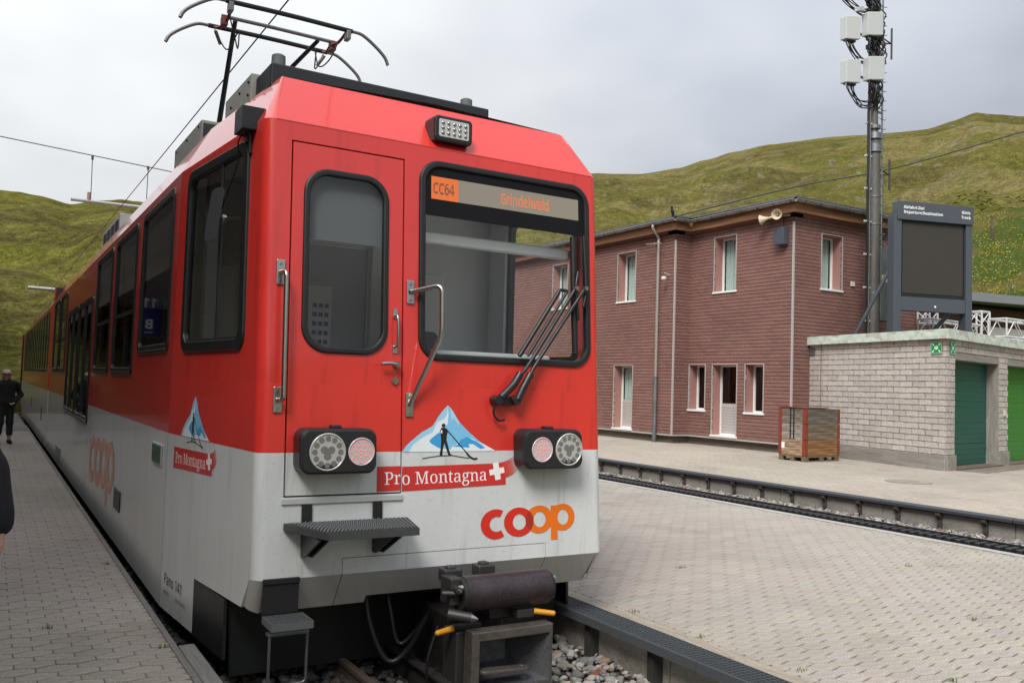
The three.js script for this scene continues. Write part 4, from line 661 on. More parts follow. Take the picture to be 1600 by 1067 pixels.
  P('air_hose', tube([[2.38, 0.30, -5.3], [2.39, 0.08, -5.2], [2.43, -0.10, -5.15], [2.52, -0.02, -5.1], [2.57, 0.12, -5.0]], 0.015, 8, 30), RUBBER, cp);
  P('cable_loop', tube([[2.50, 0.1, -4.75], [2.44, -0.1, -4.75], [2.47, -0.26, -4.78], [2.6, -0.3, -4.85]], 0.009, 6, 20), RUBBER, cp);
}
{
  const font = await new FontLoader().loadAsync('fonts/droid/droid_sans_bold.typeface.json');
  const g = new TextGeometry('Schwab', { font, size: 0.042, depth: 0.004, curveSegments: 3 }); g.computeBoundingBox();
  const w = g.boundingBox.max.x; g.translate(2.875 - w / 2, 0, 0);
  warp(g, (x, y, z) => { const a = (y - 0.03) / 0.105, r = 0.1045 + z; return [x, 0.305 + r * Math.sin(a - 0.02), -4.62 + r * Math.cos(a - 0.02)]; });
  P('raised_lettering', g, M(0.10, 0.078, 0.086, { roughness: 0.4, metalness: 0.7 }), car.children.find((c) => c.name === 'coupler'));
}
car.children.find((c) => c.name === 'coupler').position.add(V(-0.12, 0.085, 0));
{ // roof gear
  const fa = P('roof_fairing', [box(1.46, 3.075, 3.50, 3.665, -5.98, -5.60, 0.012)], M(0.020, 0.021, 0.025, { roughness: 0.55 }));
  for (const [x, z] of [[1.545, -5.75], [2.985, -5.80]]) P('roof_beacon', [cyl([x, 3.665, z], [x, 3.685, z], 0.058, 0.055, 20), cyl([x, 3.685, z], [x, 3.765, z], 0.048, 0.045, 20), cyl([x, 3.765, z], [x, 3.775, z], 0.045, 0.03, 20)], M(0.13, 0.14, 0.145, { roughness: 0.6 }));
  P('roof_box', box(1.43, 2.1, 3.50, 3.70, -6.75, -5.99, 0.006), GREYBOX); P('roof_box_front', box(1.40, 2.1, 3.52, 3.69, -7.398, -7.385), M(0.03, 0.032, 0.035, { roughness: 0.5 }));
  P('roof_box', box(1.385, 2.2, 3.50, 3.72, -8.6, -7.4, 0.006), GREYBOX);
  { const q = []; for (const [z, y] of [[-6.05, 3.56], [-6.3, 3.64], [-6.55, 3.6], [-7.5, 3.68], [-8.0, 3.68], [-8.5, 3.68], [-6.05, 3.65], [-8.5, 3.54]]) q.push(cyl([1.44, y, z], [z > -7 ? 1.42 : 1.375, y, z], 0.01, 0.01, 6)); P('box_bolts', q, SOOT); }
  const lb = P('vent_housing', [box(1.42, 2.2, 3.51, 3.80, -14.9, -12.9, 0.006)], M(0.55, 0.55, 0.53, { roughness: 0.5, metalness: 0.2 }));
  { for (let i = 0; i < 4; i++) { const q = []; for (let j = 0; j < 5; j++) q.push(box(1.408, 1.42, 3.57 + j * 0.036, 3.59 + j * 0.036, -14.8 + i * 0.48, -14.45 + i * 0.48)); P('louvre', q, M(0.10, 0.10, 0.10), lb); } }
  // corner camera box with its rod, and mirror
  P('antenna_box', [warp(ext(poly([[1.235, 3.13], [1.36, 3.13], [1.40, 3.24], [1.385, 3.275], [1.235, 3.275]]), 0.2, 0.006), (x, y, z) => [x, y, z - 5.35])], BLACK);
  P('antenna_rod', [cyl([1.30, 3.14, -5.42], [1.31, 3.0, -5.42], 0.016, 0.014, 8), tube([[1.28, 3.14, -5.5], [1.255, 3.08, -5.52], [1.28, 2.98, -5.6], [1.25, 2.72, -5.86]], 0.005, 5, 18)], BLACK);
  const mr = P('wing_mirror', warp(ext(rrShape(-0.04, -0.17, 0.04, 0.17, 0.035), 0.04, 0.012, 6), (x, y, z) => [1.20 + x * 0.5 + z * 0.6 + y * 0.08, 2.66 + y, -5.76 + z + x + y * 0.2]), M(0.055, 0.057, 0.06, { roughness: 0.25, clearcoat: 0.6 }));
  P('mirror_arm', [cyl([1.20, 2.66, -5.80], [1.265, 2.665, -5.9], 0.012, 0.012, 8), cyl([1.262, 2.66, -5.9], [1.275, 2.66, -5.9], 0.03, 0.03, 12)], STEEL, mr);
  // pantograph
  const B = M(0.030, 0.029, 0.029, { roughness: 0.5, metalness: 0.4 }), G = M(0.20, 0.195, 0.19, { roughness: 0.45, metalness: 0.6 });
  const pg = P('pantograph', [tube([[1.93, 5.47, -9.52], [2.5, 5.475, -9.52], [3.22, 5.47, -9.52]], 0.022, 8, 10)], G);
  for (const [z, y] of [[-9.1, 5.47], [-9.94, 5.50]]) {
    P('contact_strip', [tube([[1.88, y, z], [2.56, y + 0.008, z], [3.24, y, z]], 0.027, 8, 12)], B, pg);
    for (const s of [-1, 1]) P('horn', tube([[CX + s * 0.68, y, z], [CX + s * 0.80, y - 0.012, z], [CX + s * 0.95, y - 0.10, z], [CX + s * 1.07, y - 0.20, z], [CX + s * 1.115, y - 0.285, z]], 0.019, 8, 24), G, pg);
  }
  const K = [2.36, 4.62, -11.6];
  for (const s of [-1, 1]) {
    const x = CX + s * 0.46;
    P('upper_arm', [cyl([x - 0.02, 5.46, -9.55], K, 0.024, 0.034, 8)], B, pg);
    P('strip_carrier', [tube([[CX + s * 0.62, 5.46, -9.1], [CX + s * 0.60, 5.40, -9.3], [CX + s * 0.58, 5.42, -9.52], [CX + s * 0.6, 5.42, -9.72], [CX + s * 0.62, 5.49, -9.94]], 0.018, 6, 20), box(CX + s * 0.6 - 0.03, CX + s * 0.6 + 0.03, 5.36, 5.47, -9.58, -9.46, 0.01)], M(0.16, 0.05, 0.04, { roughness: 0.6, metalness: 0.3 }), pg);
    P('spring_box', [box(CX + s * 0.63 - 0.025, CX + s * 0.63 + 0.025, 5.36, 5.46, -9.16, -9.05, 0.01), cyl([CX + s * 0.55, 5.3, -9.9], [CX + s * 0.62, 5.42, -9.85], 0.02, 0.02, 8)], G, pg);
    P('shunt_cable', [tube([[CX + s * 0.6, 5.42, -9.3], [CX + s * 0.52, 5.2, -9.35], [CX + s * 0.45, 5.15, -9.5], [CX + s * 0.42, 5.38, -9.6]], 0.008, 5, 18), tube([[CX + s * 0.62, 5.45, -9.9], [CX + s * 0.5, 5.22, -9.8], [CX + s * 0.44, 5.35, -9.6]], 0.008, 5, 14)], B, pg);
  }
  P('lower_arm', [cyl(K, [2.5, 3.75, -9.4], 0.05, 0.06, 8), cyl([2.2, 4.62, -11.6], [2.9, 4.62, -11.6], 0.035, 0.035, 8)], B, pg);
  P('base_frame', [box(2.0, 3.1, 3.66, 3.72, -10.2, -9.2), box(2.05, 2.12, 3.55, 3.66, -10.1, -10.0), box(2.98, 3.05, 3.55, 3.66, -10.1, -10.0), box(2.05, 2.12, 3.55, 3.66, -9.35, -9.25), box(2.98, 3.05, 3.55, 3.66, -9.35, -9.25)], B, pg);
}
{ // second car with panorama windows
  const c2 = thing('train_car', 'panorama railway car with tall windows and roof glazing behind the cab car', 'train', [CX, -0.31, -32]);
  const Q = (n, g, m, p = c2) => part(p, n, g, m), z0 = 22.35, z1 = 41;
  Q('side_panel', uvWorld(mainSide(box(z0, z1, -0.068, STRIPE, -0.03, 0))), WHITE); Q('side_panel', uvWorld(mainSide(box(z0, z1, STRIPE, 1.62, -0.03, 0))), RED);
  Q('side_panel', mirror(mainSide(box(z0, z1, -0.068, 3.0, -0.03, 0))), RED);
  Q('end_frame', [mainSide(box(z0, z0 + 0.75, 1.621, 3.12, -0.03, 0.002)), mainSide(box(z1 - 2, z1, 1.621, 3.1, -0.03, 0.002)), quadStrip([[[SX, 3.12, -z0], [SX, 3.12, -z0 - 0.75]], [[1.40, 3.60, -z0], [1.40, 3.60, -z0 - 0.75]]])], RED);
  Q('cant_rail', mainSide(box(z0 + 0.751, z1 - 2.001, 3.02, 3.12, -0.03, 0.004)), RED);
  Q('floor', box(1.22, 3.88, 0.7, 0.75, -z1 + 0.1, -z0 - 0.1), M(0.16, 0.16, 0.17)); for (let z = z0 + 1.2; z < z1 - 2; z += 1.6) for (const x of [1.35, 2.85]) Q('seat_bench', [box(x, x + 0.92, 1.15, 1.28, -z - 0.25, -z + 0.25, 0.05, 2), box(x, x + 0.92, 1.28, 2.1, -z - 0.3, -z - 0.2, 0.05, 2)], M(0.09, 0.08, 0.16, { roughness: 0.9 })); Q('roof_deck', box(1.401, 3.72, 3.55, 3.62, -z1, -z0), M(0.42, 0.30, 0.2, { roughness: 0.6 }));
  Q('end_wall', box(1.19, 3.9, -0.05, 3.54, -z0 - 0.02, -z0 - 0.001), RED);
  for (let z = z0 + 0.78; z < z1 - 2.8; z += 1.18) {
    const w = Q('side_window', [mainSide(box(z, z + 0.07, 1.625, 3.018, -0.03, 0.012)), mainSide(box(z + 1.09, z + 1.16, 1.625, 3.018, -0.03, 0.012)), mainSide(box(z + 0.071, z + 1.089, 1.625, 1.66, -0.03, 0.01))], RUBBER);
    Q('pane', quadStrip([[[SX - 0.001, 1.65, -z - 0.06], [SX - 0.001, 1.65, -z - 1.1]], [[SX - 0.001, 3.015, -z - 0.06], [SX - 0.001, 3.015, -z - 1.1]]]), TINT, w);
    const r = Q('roof_window', [quadStrip([[[SX, 3.125, -z], [SX, 3.125, -z - 0.07]], [[1.395, 3.585, -z], [1.395, 3.585, -z - 0.07]]]), quadStrip([[[1.38, 3.55, -z], [1.38, 3.55, -z - 1.16]], [[1.41, 3.61, -z], [1.41, 3.61, -z - 1.16]]])], M(0.3, 0.06, 0.03, { roughness: 0.5 }));
    Q('pane', quadStrip([[[SX + 0.004, 3.125, -z - 0.07], [SX + 0.004, 3.125, -z - 1.16]], [[1.388, 3.56, -z - 0.07], [1.388, 3.56, -z - 1.16]]]), M(0.10, 0.12, 0.13, { roughness: 0.05, clearcoat: 1, clearcoatRoughness: 0.03 }), r);
  }
  Q('access_hatch', [mainSide(box(24.4, 24.6, 0.42, 0.75, 0.001, 0.008)), mainSide(box(30.2, 30.4, 0.55, 0.85, 0.001, 0.008))], BLACK);
  Q('underframe', box(1.3, 3.8, -0.2, 0.1, -z1, -z0), SOOT); Q('gangway', box(1.25, 3.85, -0.05, 3.4, -22.34, -21.99), SOOT);
  Q('end_bellows', box(1.14, 3.9, -0.05, 3.1, -z1 - 0.6, -z1 - 0.01), SOOT);
}
// ---------------------------------------------------------------- photo pixel (1600 x 1067) -> point on a plane
function pixRay(u, v) { return V((u - 800) / 1369, -(v - 533.5) / 1369, -1).applyQuaternion(camera.quaternion); }
const pixZ = (u, v, z) => { const d = pixRay(u, v), t = z / d.z; return [d.x * t, 1.62 + d.y * t, z]; };
// ---------------------------------------------------------------- brown shingled station building
{
  const XR = 19.25, XL = 18.6, ZS = -21.2, ZC = -17.0, ZE = -36, Y0 = 0.285, Y1 = 6.78;
  const b = thing('station_building', 'two storey station building clad in brown shingles with shallow metal roof', 'building', [22, 0, -26]);
  const WALL = M(0.34, 0.172, 0.15, { roughness: 0.9 }), REV = WALL, TRIM = M(0.46, 0.42, 0.40, { roughness: 0.5, metalness: 0.2 }), WFR = M(0.72, 0.72, 0.70, { roughness: 0.45 });
  const CURT = M(0.42, 0.50, 0.485, { roughness: 0.9 }), WG = M(0.9, 0.95, 0.93, { roughness: 0.03, transmission: 1, thickness: 0, ior: 1.5 });
  const WOOD = M(0.50, 0.22, 0.095, { roughness: 0.7, map: woodTex }), ROOF = M(0.30, 0.31, 0.32, { roughness: 0.45, metalness: 0.6, map: concreteTex });
  const shList = [], R = rng(17), cs = [];
  const add = (wall, name, map, len, holes) => {
    const s = poly([[0, Y0], [len, Y0], [len, Y1], [0, Y1]]); for (const h of holes) s.holes.push(poly([[h[0], h[2]], [h[1], h[2]], [h[1], h[3]], [h[0], h[3]]], THREE.Path));
    part(b, name, warp(ext(s, 0.38), (x, y, z) => map(x, y, z)), WALL);
    const list = []; let row = 0;
    for (let y = Y0 + 0.01; y < Y1 - 0.14; y += 0.1045, row++) for (let a = -(row & 1) * 0.16 - 0.05 * R(); a < len; a += 0.32) {
      let segs = [[Math.max(a + 0.003, 0), Math.min(a + 0.317, len)]];
      for (const h of holes) if (y + 0.1 > h[2] && y < h[3]) segs = segs.flatMap(([p, q]) => q <= h[0] || p >= h[1] ? [[p, q]] : [[p, Math.min(q, h[0])], [Math.max(p, h[1]), q]].filter(([i, j]) => j - i > 0.03));
      for (const [p, q] of segs) if (q - p > 0.02) { const c = map((p + q) / 2, y + 0.048, 0.016), k = 0.88 + 0.2 * R() + 0.3 * (fbm(p * 0.8, y * 0.8, 3, 7) - 0.5), w = R(); list.push([...c, q - p, 0.089, 1, wall.turn, [0.37 * k, (0.185 + 0.008 * w) * k, 0.16 * k], 0.06]); }
    }
    instanced('shingles', null, new THREE.BoxGeometry(1, 1, 0.036), new THREE.MeshStandardMaterial({ roughness: 0.82, map: concreteTex }), list.map((l) => [l[0] - 22, l[1], l[2] + 26, ...l.slice(3)]), b);
  };
  // openings: s along the wall, y
  const winPart = (name, map, h, door, curtain) => {
    const [a, c, y0, y1] = h, D = -0.345;
    const f = part(b, name, [[a, a + 0.06, y0, y1], [c - 0.06, c, y0, y1], [a + 0.06, c - 0.06, y1 - 0.06, y1], [a + 0.06, c - 0.06, y0, y0 + 0.06]].map(([p, q, s, t]) => warp(box(p, q, s, t, D, D + 0.06), map)), WFR);
    const mid = door ? y0 + 0.98 : y0 + 0.06;
    part(f, 'pane', warp(new THREE.PlaneGeometry(c - a - 0.12, y1 - 0.06 - mid).translate((a + c) / 2, (y1 - 0.06 + mid) / 2, D + 0.03), map), WG);
    if (curtain) { const q = []; const n = 9; for (let i = 0; i < n; i++) q.push(warp(box(a + 0.07 + i * (c - a - 0.14) / n, a + 0.07 + (i + 1) * (c - a - 0.14) / n - 0.004, mid, y1 - 0.07, D - 0.06 + (i & 1) * 0.015, D - 0.04 + (i & 1) * 0.015), map)); part(f, 'curtain', q, CURT); }
    if (door) part(f, 'kick_panel', [warp(box(a + 0.061, c - 0.061, y0 + 0.061, mid, D + 0.02, D + 0.04), map), ...Array.from({ length: 10 }, (_, i) => warp(box(a + 0.08, c - 0.08, y0 + 0.09 + i * 0.085, y0 + 0.14 + i * 0.085, D + 0.04, D + 0.052), map))], M(0.62, 0.62, 0.61, { roughness: 0.4, metalness: 0.5 }));
    const trim = [[a - 0.024, a, y0, y1 + 0.02], [c, c + 0.024, y0, y1 + 0.02], [a, c, y1, y1 + 0.02]].map(([p, q, s, t]) => warp(box(p, q, s, t, -0.03, 0.055), map));
    part(f, 'trim', trim, TRIM);
    part(f, 'reveal', [warp(box(a, a + 0.012, y0, y1, -0.34, -0.005), map), warp(box(c - 0.012, c, y0, y1, -0.34, -0.005), map), warp(box(a, c, y1 - 0.012, y1, -0.34, -0.005), map)], REV);
    part(f, 'sill', warp(box(a - 0.05, c + 0.05, y0 - 0.05, y0 + 0.012, -0.34, 0.075, 0.008), map), WFR);
  };
  const mR = (s, y, z) => [XR - z, y, ZC - s], mL = (s, y, z) => [XL - z, y, ZS - s], mS = (s, y, z) => [XR + s, y, ZC + z], mE = (s, y, z) => [XL + s, y, ZS + z];
  const HR = [[2.17, 3.08, 4.74, 6.44], [1.0, 1.7, 1.08, 2.5], [2.05, 3.07, 0.34, 2.5], [3.4, 4.12, 1.08, 2.5]], HL = [[1.95, 2.92, 4.65, 6.33], [1.98, 2.98, 0.33, 2.46], [6, 7, 4.65, 6.33], [6, 7, 1.1, 2.46]], HS = [[1.13, 2.0, 4.72, 6.3], [4.6, 5.4, 4.72, 6.3]];
  const half = Math.PI / 2;
  add({ turn: -half }, 'wall', mR, ZC - ZS, HR); add({ turn: -half }, 'wall', mL, ZS - ZE, HL); add({ turn: 0 }, 'wall', mS, 6, HS); add({ turn: 0 }, 'wall', mE, XR - XL + 0.02, []);
  winPart('window', mR, HR[0], 0, 1); winPart('window', mR, HR[1], 0, 0); winPart('door', mR, HR[2], 1, 0); winPart('window', mR, HR[3], 0, 0);
  winPart('window', mL, HL[0], 0, 1); winPart('door', mL, HL[1], 1, 1); winPart('window', mL, HL[2], 0, 1); winPart('window', mL, HL[3], 0, 1); winPart('window', mS, HS[0], 0, 1); winPart('window', mS, HS[1], 0, 1);
  part(b, 'corner_trim', box(XR - 0.045, XR + 0.005, Y0, 6.52, ZC - 0.005, ZC + 0.045), TRIM); part(b, 'corner_trim', box(XL - 0.045, XL + 0.005, Y0, 6.46, ZS - 0.005, ZS + 0.045), TRIM);
  part(b, 'base_trim', [box(XR - 0.05, XR + 0.1, 0.235, 0.284, ZS + 0.05, ZC + 0.05), box(XL - 0.05, XL + 0.1, 0.235, 0.284, ZE, ZS + 0.05), box(XL + 0.1, XR - 0.05, 0.235, 0.284, ZS - 0.05, ZS + 0.05), box(XR + 0.1, XR + 6, 0.235, 0.284, ZC - 0.1, ZC + 0.05)], TRIM);
  part(b, 'foundation', [box(XR + 0.1, XR + 6, -0.3, 0.234, ZE, ZC - 0.1), box(XL + 0.1, XR + 0.099, -0.3, 0.234, ZE, ZS - 0.1)], M(0.22, 0.19, 0.155, { roughness: 0.95, map: concreteTex }));
  part(b, 'room_partition', [box(XR + 3.4, XR + 3.5, 0.3, 6.7, ZE, ZC - 0.4), box(XR + 0.4, XR + 5.9, 3.3, 3.5, ZE, ZC - 0.4), box(XR + 5.9, XR + 6, 0.3, 6.78, ZE, ZC - 0.01), box(XL, XR + 6, 0.3, 6.78, ZE - 0.1, ZE)], M(0.40, 0.38, 0.35, { roughness: 0.9 }));
  // eaves: timber fascia, gutter with brackets, sheet roof
  const O = 0.28, YF0 = 6.73, YF1 = 7.02;
  part(b, 'soffit', [box(XR - O + 0.03, XR + 6.2, 6.79, 6.82, ZE, ZC + O - 0.03), box(XL - O + 0.03, XR - O + 0.029, 6.79, 6.82, ZE, ZS + O - 0.03)], WOOD);
  part(b, 'fascia', [box(XR - O, XR - O + 0.03, YF0, YF1, ZS + O, ZC + O), box(XL - O, XL - O + 0.03, YF0, YF1, ZE, ZS + O), box(XL - O + 0.03, XR - O + 0.03, YF0, YF1, ZS + O - 0.03, ZS + O - 0.001), box(XR - O + 0.03, XR + 6.2, YF0, YF1, ZC + O - 0.03, ZC + O - 0.001)], WOOD);
  const g = 0.075, gy = 7.06, half_pipe = (a, c) => { const n = 8, rows = [[], []]; const d = V(...c).sub(V(...a)).normalize(), o = V(-d.z, 0, d.x); for (let i = 0; i <= n; i++) { const t = Math.PI + i / n * Math.PI; for (const [k, p] of [[0, a], [1, c]]) rows[k].push([p[0] + o.x * g * Math.cos(t), p[1] + g * Math.sin(t), p[2] + o.z * g * Math.cos(t)]); } return [quadStrip(rows), cyl([a[0] + o.x * g, a[1], a[2] + o.z * g], [c[0] + o.x * g, c[1], c[2] + o.z * g], 0.014, 0.014, 6), cyl([a[0] - o.x * g, a[1], a[2] - o.z * g], [c[0] - o.x * g, c[1], c[2] - o.z * g], 0.014, 0.014, 6)]; };
  const GUT = M(0.50, 0.49, 0.47, { roughness: 0.45, metalness: 0.4, map: concreteTex }), e = 0.085;
  const runs = [[[XR - O - e, gy, ZS + O + e], [XR - O - e, gy, ZC + O + e]], [[XL - O - e, gy, ZE], [XL - O - e, gy, ZS + O + e]], [[XL - O - e, gy, ZS + O + e], [XR - O - e, gy, ZS + O + e]], [[XR - O - e, gy, ZC + O + e], [XR + 6.2, gy, ZC + O + e]]];
  for (const [p, q] of runs) { const gt = part(b, 'gutter', half_pipe(p, q), GUT); const L = Math.hypot(q[0] - p[0], q[2] - p[2]); for (let s = 0.35; s < L; s += 0.62) { const t = s / L, x = lerp(p[0], q[0], t), z = lerp(p[2], q[2], t), al = Math.abs(q[0] - p[0]) > Math.abs(q[2] - p[2]); const tr = new THREE.TorusGeometry(g + 0.006, 0.011, 5, 12, Math.PI).rotateZ(Math.PI); if (!al) {} else tr.rotateY(Math.PI / 2); part(gt, 'gutter_bracket', tr.translate(x, gy, z), DARKSTEEL); } }
  const rp = [[XL - O - 0.02, ZE], [XL - O - 0.02, ZS + O + 0.02], [XR - O - 0.02, ZS + O + 0.02], [XR - O - 0.02, ZC + O + 0.02], [XR + 6.25, ZC + O + 0.02], [XR + 6.25, ZE]];
  const rs = poly(rp.map(([x, z]) => [x, -z])); part(b, 'roof', warp(ext(rs, 0.05), (x, y, z) => { const d = Math.min(x - (y > 20.95 ? XL - O : XR - O), y + ZC + O + 0.0) ; return [x, 7.13 + z + 0.05 + clamp(Math.max(0, Math.min(x - XL + O, y + ZC + O)), 0, 6) * 0.03, -y]; }), ROOF);
  { const q = []; for (let z = ZE; z < ZS; z += 0.24) q.push(box(XL - O, XL + 3, 7.135, 7.165, z, z + 0.05)); for (let z = ZS + O + 0.1; z < ZC + O; z += 0.24) q.push(box(XR - O, XR + 3, 7.135, 7.165, z, z + 0.05)); for (let x = XR; x < XR + 6; x += 0.24) q.push(box(x, x + 0.05, 7.135, 7.165, ZC - 2, ZC + O)); part(b, 'roof_ribs', q, ROOF); }
  const dp = part(b, 'downpipe', [tube([[XL - O - e, 7.0, -21.9], [XL - O - e, 6.88, -21.9], [XL - 0.13, 6.62, -21.9], [XL - 0.12, 6.4, -21.9]], 0.052, 10, 20), cyl([XL - 0.12, 6.4, -21.9], [XL - 0.12, 2.1, -21.9], 0.052, 0.052, 12)], M(0.42, 0.37, 0.35, { roughness: 0.4, metalness: 0.55 }));
  part(dp, 'standpipe', cyl([XL - 0.12, 2.1, -21.9], [XL - 0.12, 0.0, -21.9], 0.07, 0.07, 12), GALV);
  part(b, 'wall_lamp', [cyl([XL - 0.03, 5.35, -21.42], [XL - 0.25, 5.4, -21.42], 0.015, 0.015, 6), new THREE.SphereGeometry(0.09, 12, 8).scale(1, 0.8, 1).translate(XL - 0.28, 5.22, -21.42)], M(0.6, 0.57, 0.52, { roughness: 0.4 }));
  part(b, 'wire_anchor', [cyl([XL - 0.02, 6.36, -22.1], [XL - 0.3, 6.42, -21.9], 0.018, 0.018, 6), cyl([XL - 0.3, 6.42, -22.3], [XL - 0.3, 6.36, -21.55], 0.02, 0.02, 6)], M(0.3, 0.2, 0.15));
  part(b, 'junction_box', box(XR + 2.4, XR + 2.55, 4.9, 5.03, ZC + 0.02, ZC + 0.07), M(0.6, 0.58, 0.55)); part(b, 'flood_light', [box(XR + 3.45, XR + 3.7, 6.38, 6.5, ZC + 0.02, ZC + 0.25, 0.01), tube([[XR + 3.6, 6.35, ZC + 0.15], [XR + 3.7, 6.0, ZC + 0.2], [XR + 4.0, 5.95, ZC + 0.25]], 0.03, 6, 12)], BLACK);
  // public address horns and their box
  const horn = (label, at, dir) => {
    const t = thing('horn_speaker', label, 'loudspeaker', at), d = V(...dir).normalize();
    const prof = [[0.001, -0.16], [0.035, -0.16], [0.04, -0.1], [0.03, -0.06], [0.05, 0.02], [0.085, 0.1], [0.13, 0.17], [0.15, 0.2], [0.145, 0.205], [0.12, 0.17], [0.07, 0.1], [0.04, 0.04]].map(([r, y]) => new THREE.Vector2(r, y));
    const q = new THREE.Quaternion().setFromUnitVectors(V(0, 1, 0), d), B = M(0.56, 0.47, 0.33, { roughness: 0.55 });
    const gg = new THREE.LatheGeometry(prof, 24).applyQuaternion(q).translate(...at); part(t, 'bell', gg, B);
    part(t, 'driver', cyl([at[0] - d.x * 0.02, at[1] - d.y * 0.02, at[2] - d.z * 0.02], [at[0] + d.x * 0.13, at[1] + d.y * 0.13, at[2] + d.z * 0.13], 0.03, 0.02, 10), B);
    part(t, 'bracket', [cyl([at[0] - d.x * 0.1, at[1] - d.y * 0.1, at[2] - d.z * 0.1], [XR - 0.01, at[1] + 0.03, -17.12], 0.016, 0.016, 6)], B);
  };
  horn('beige horn loudspeaker under the eaves turned along the wall', [18.96, 6.68, -17.72], [-0.35, -0.15, -0.95]); horn('beige horn loudspeaker under the eaves facing the platform', [18.95, 6.72, -17.3], [-0.85, -0.1, 0.45]);
  const pb = thing('control_box', 'slate grey box on the shingle wall below the horns', 'box', [19.1, 5.9, -17.3]);
  part(pb, 'housing', box(18.99, 19.225, 5.88, 6.38, -17.5, -17.14, 0.01), M(0.055, 0.065, 0.085, { roughness: 0.5 })); part(pb, 'conduit', cyl([19.15, 6.38, -17.3], [19.15, 6.7, -17.3], 0.012, 0.012, 6), SOOT);
  const bird = thing('bird', 'small black bird perched on the roof edge of the shingled building', 'bird', [18.25, 7.16, -21.0]);
  part(bird, 'body', [new THREE.SphereGeometry(0.07, 12, 8).scale(0.8, 1.5, 0.9).rotateZ(0.35).translate(18.25, 7.30, -21.0), new THREE.SphereGeometry(0.045, 10, 8).translate(18.21, 7.42, -20.99)], SOOT);
  part(bird, 'tail', box(18.24, 18.3, 7.16, 7.24, -21.03, -20.97), SOOT); part(bird, 'beak', cyl([18.17, 7.42, -20.99], [18.13, 7.415, -20.98], 0.012, 0.002, 6), SOOT); part(bird, 'legs', [cyl([18.24, 7.2, -20.98], [18.23, 7.135, -20.98], 0.006), cyl([18.26, 7.2, -21.02], [18.25, 7.135, -21.02], 0.006)], SOOT);
}
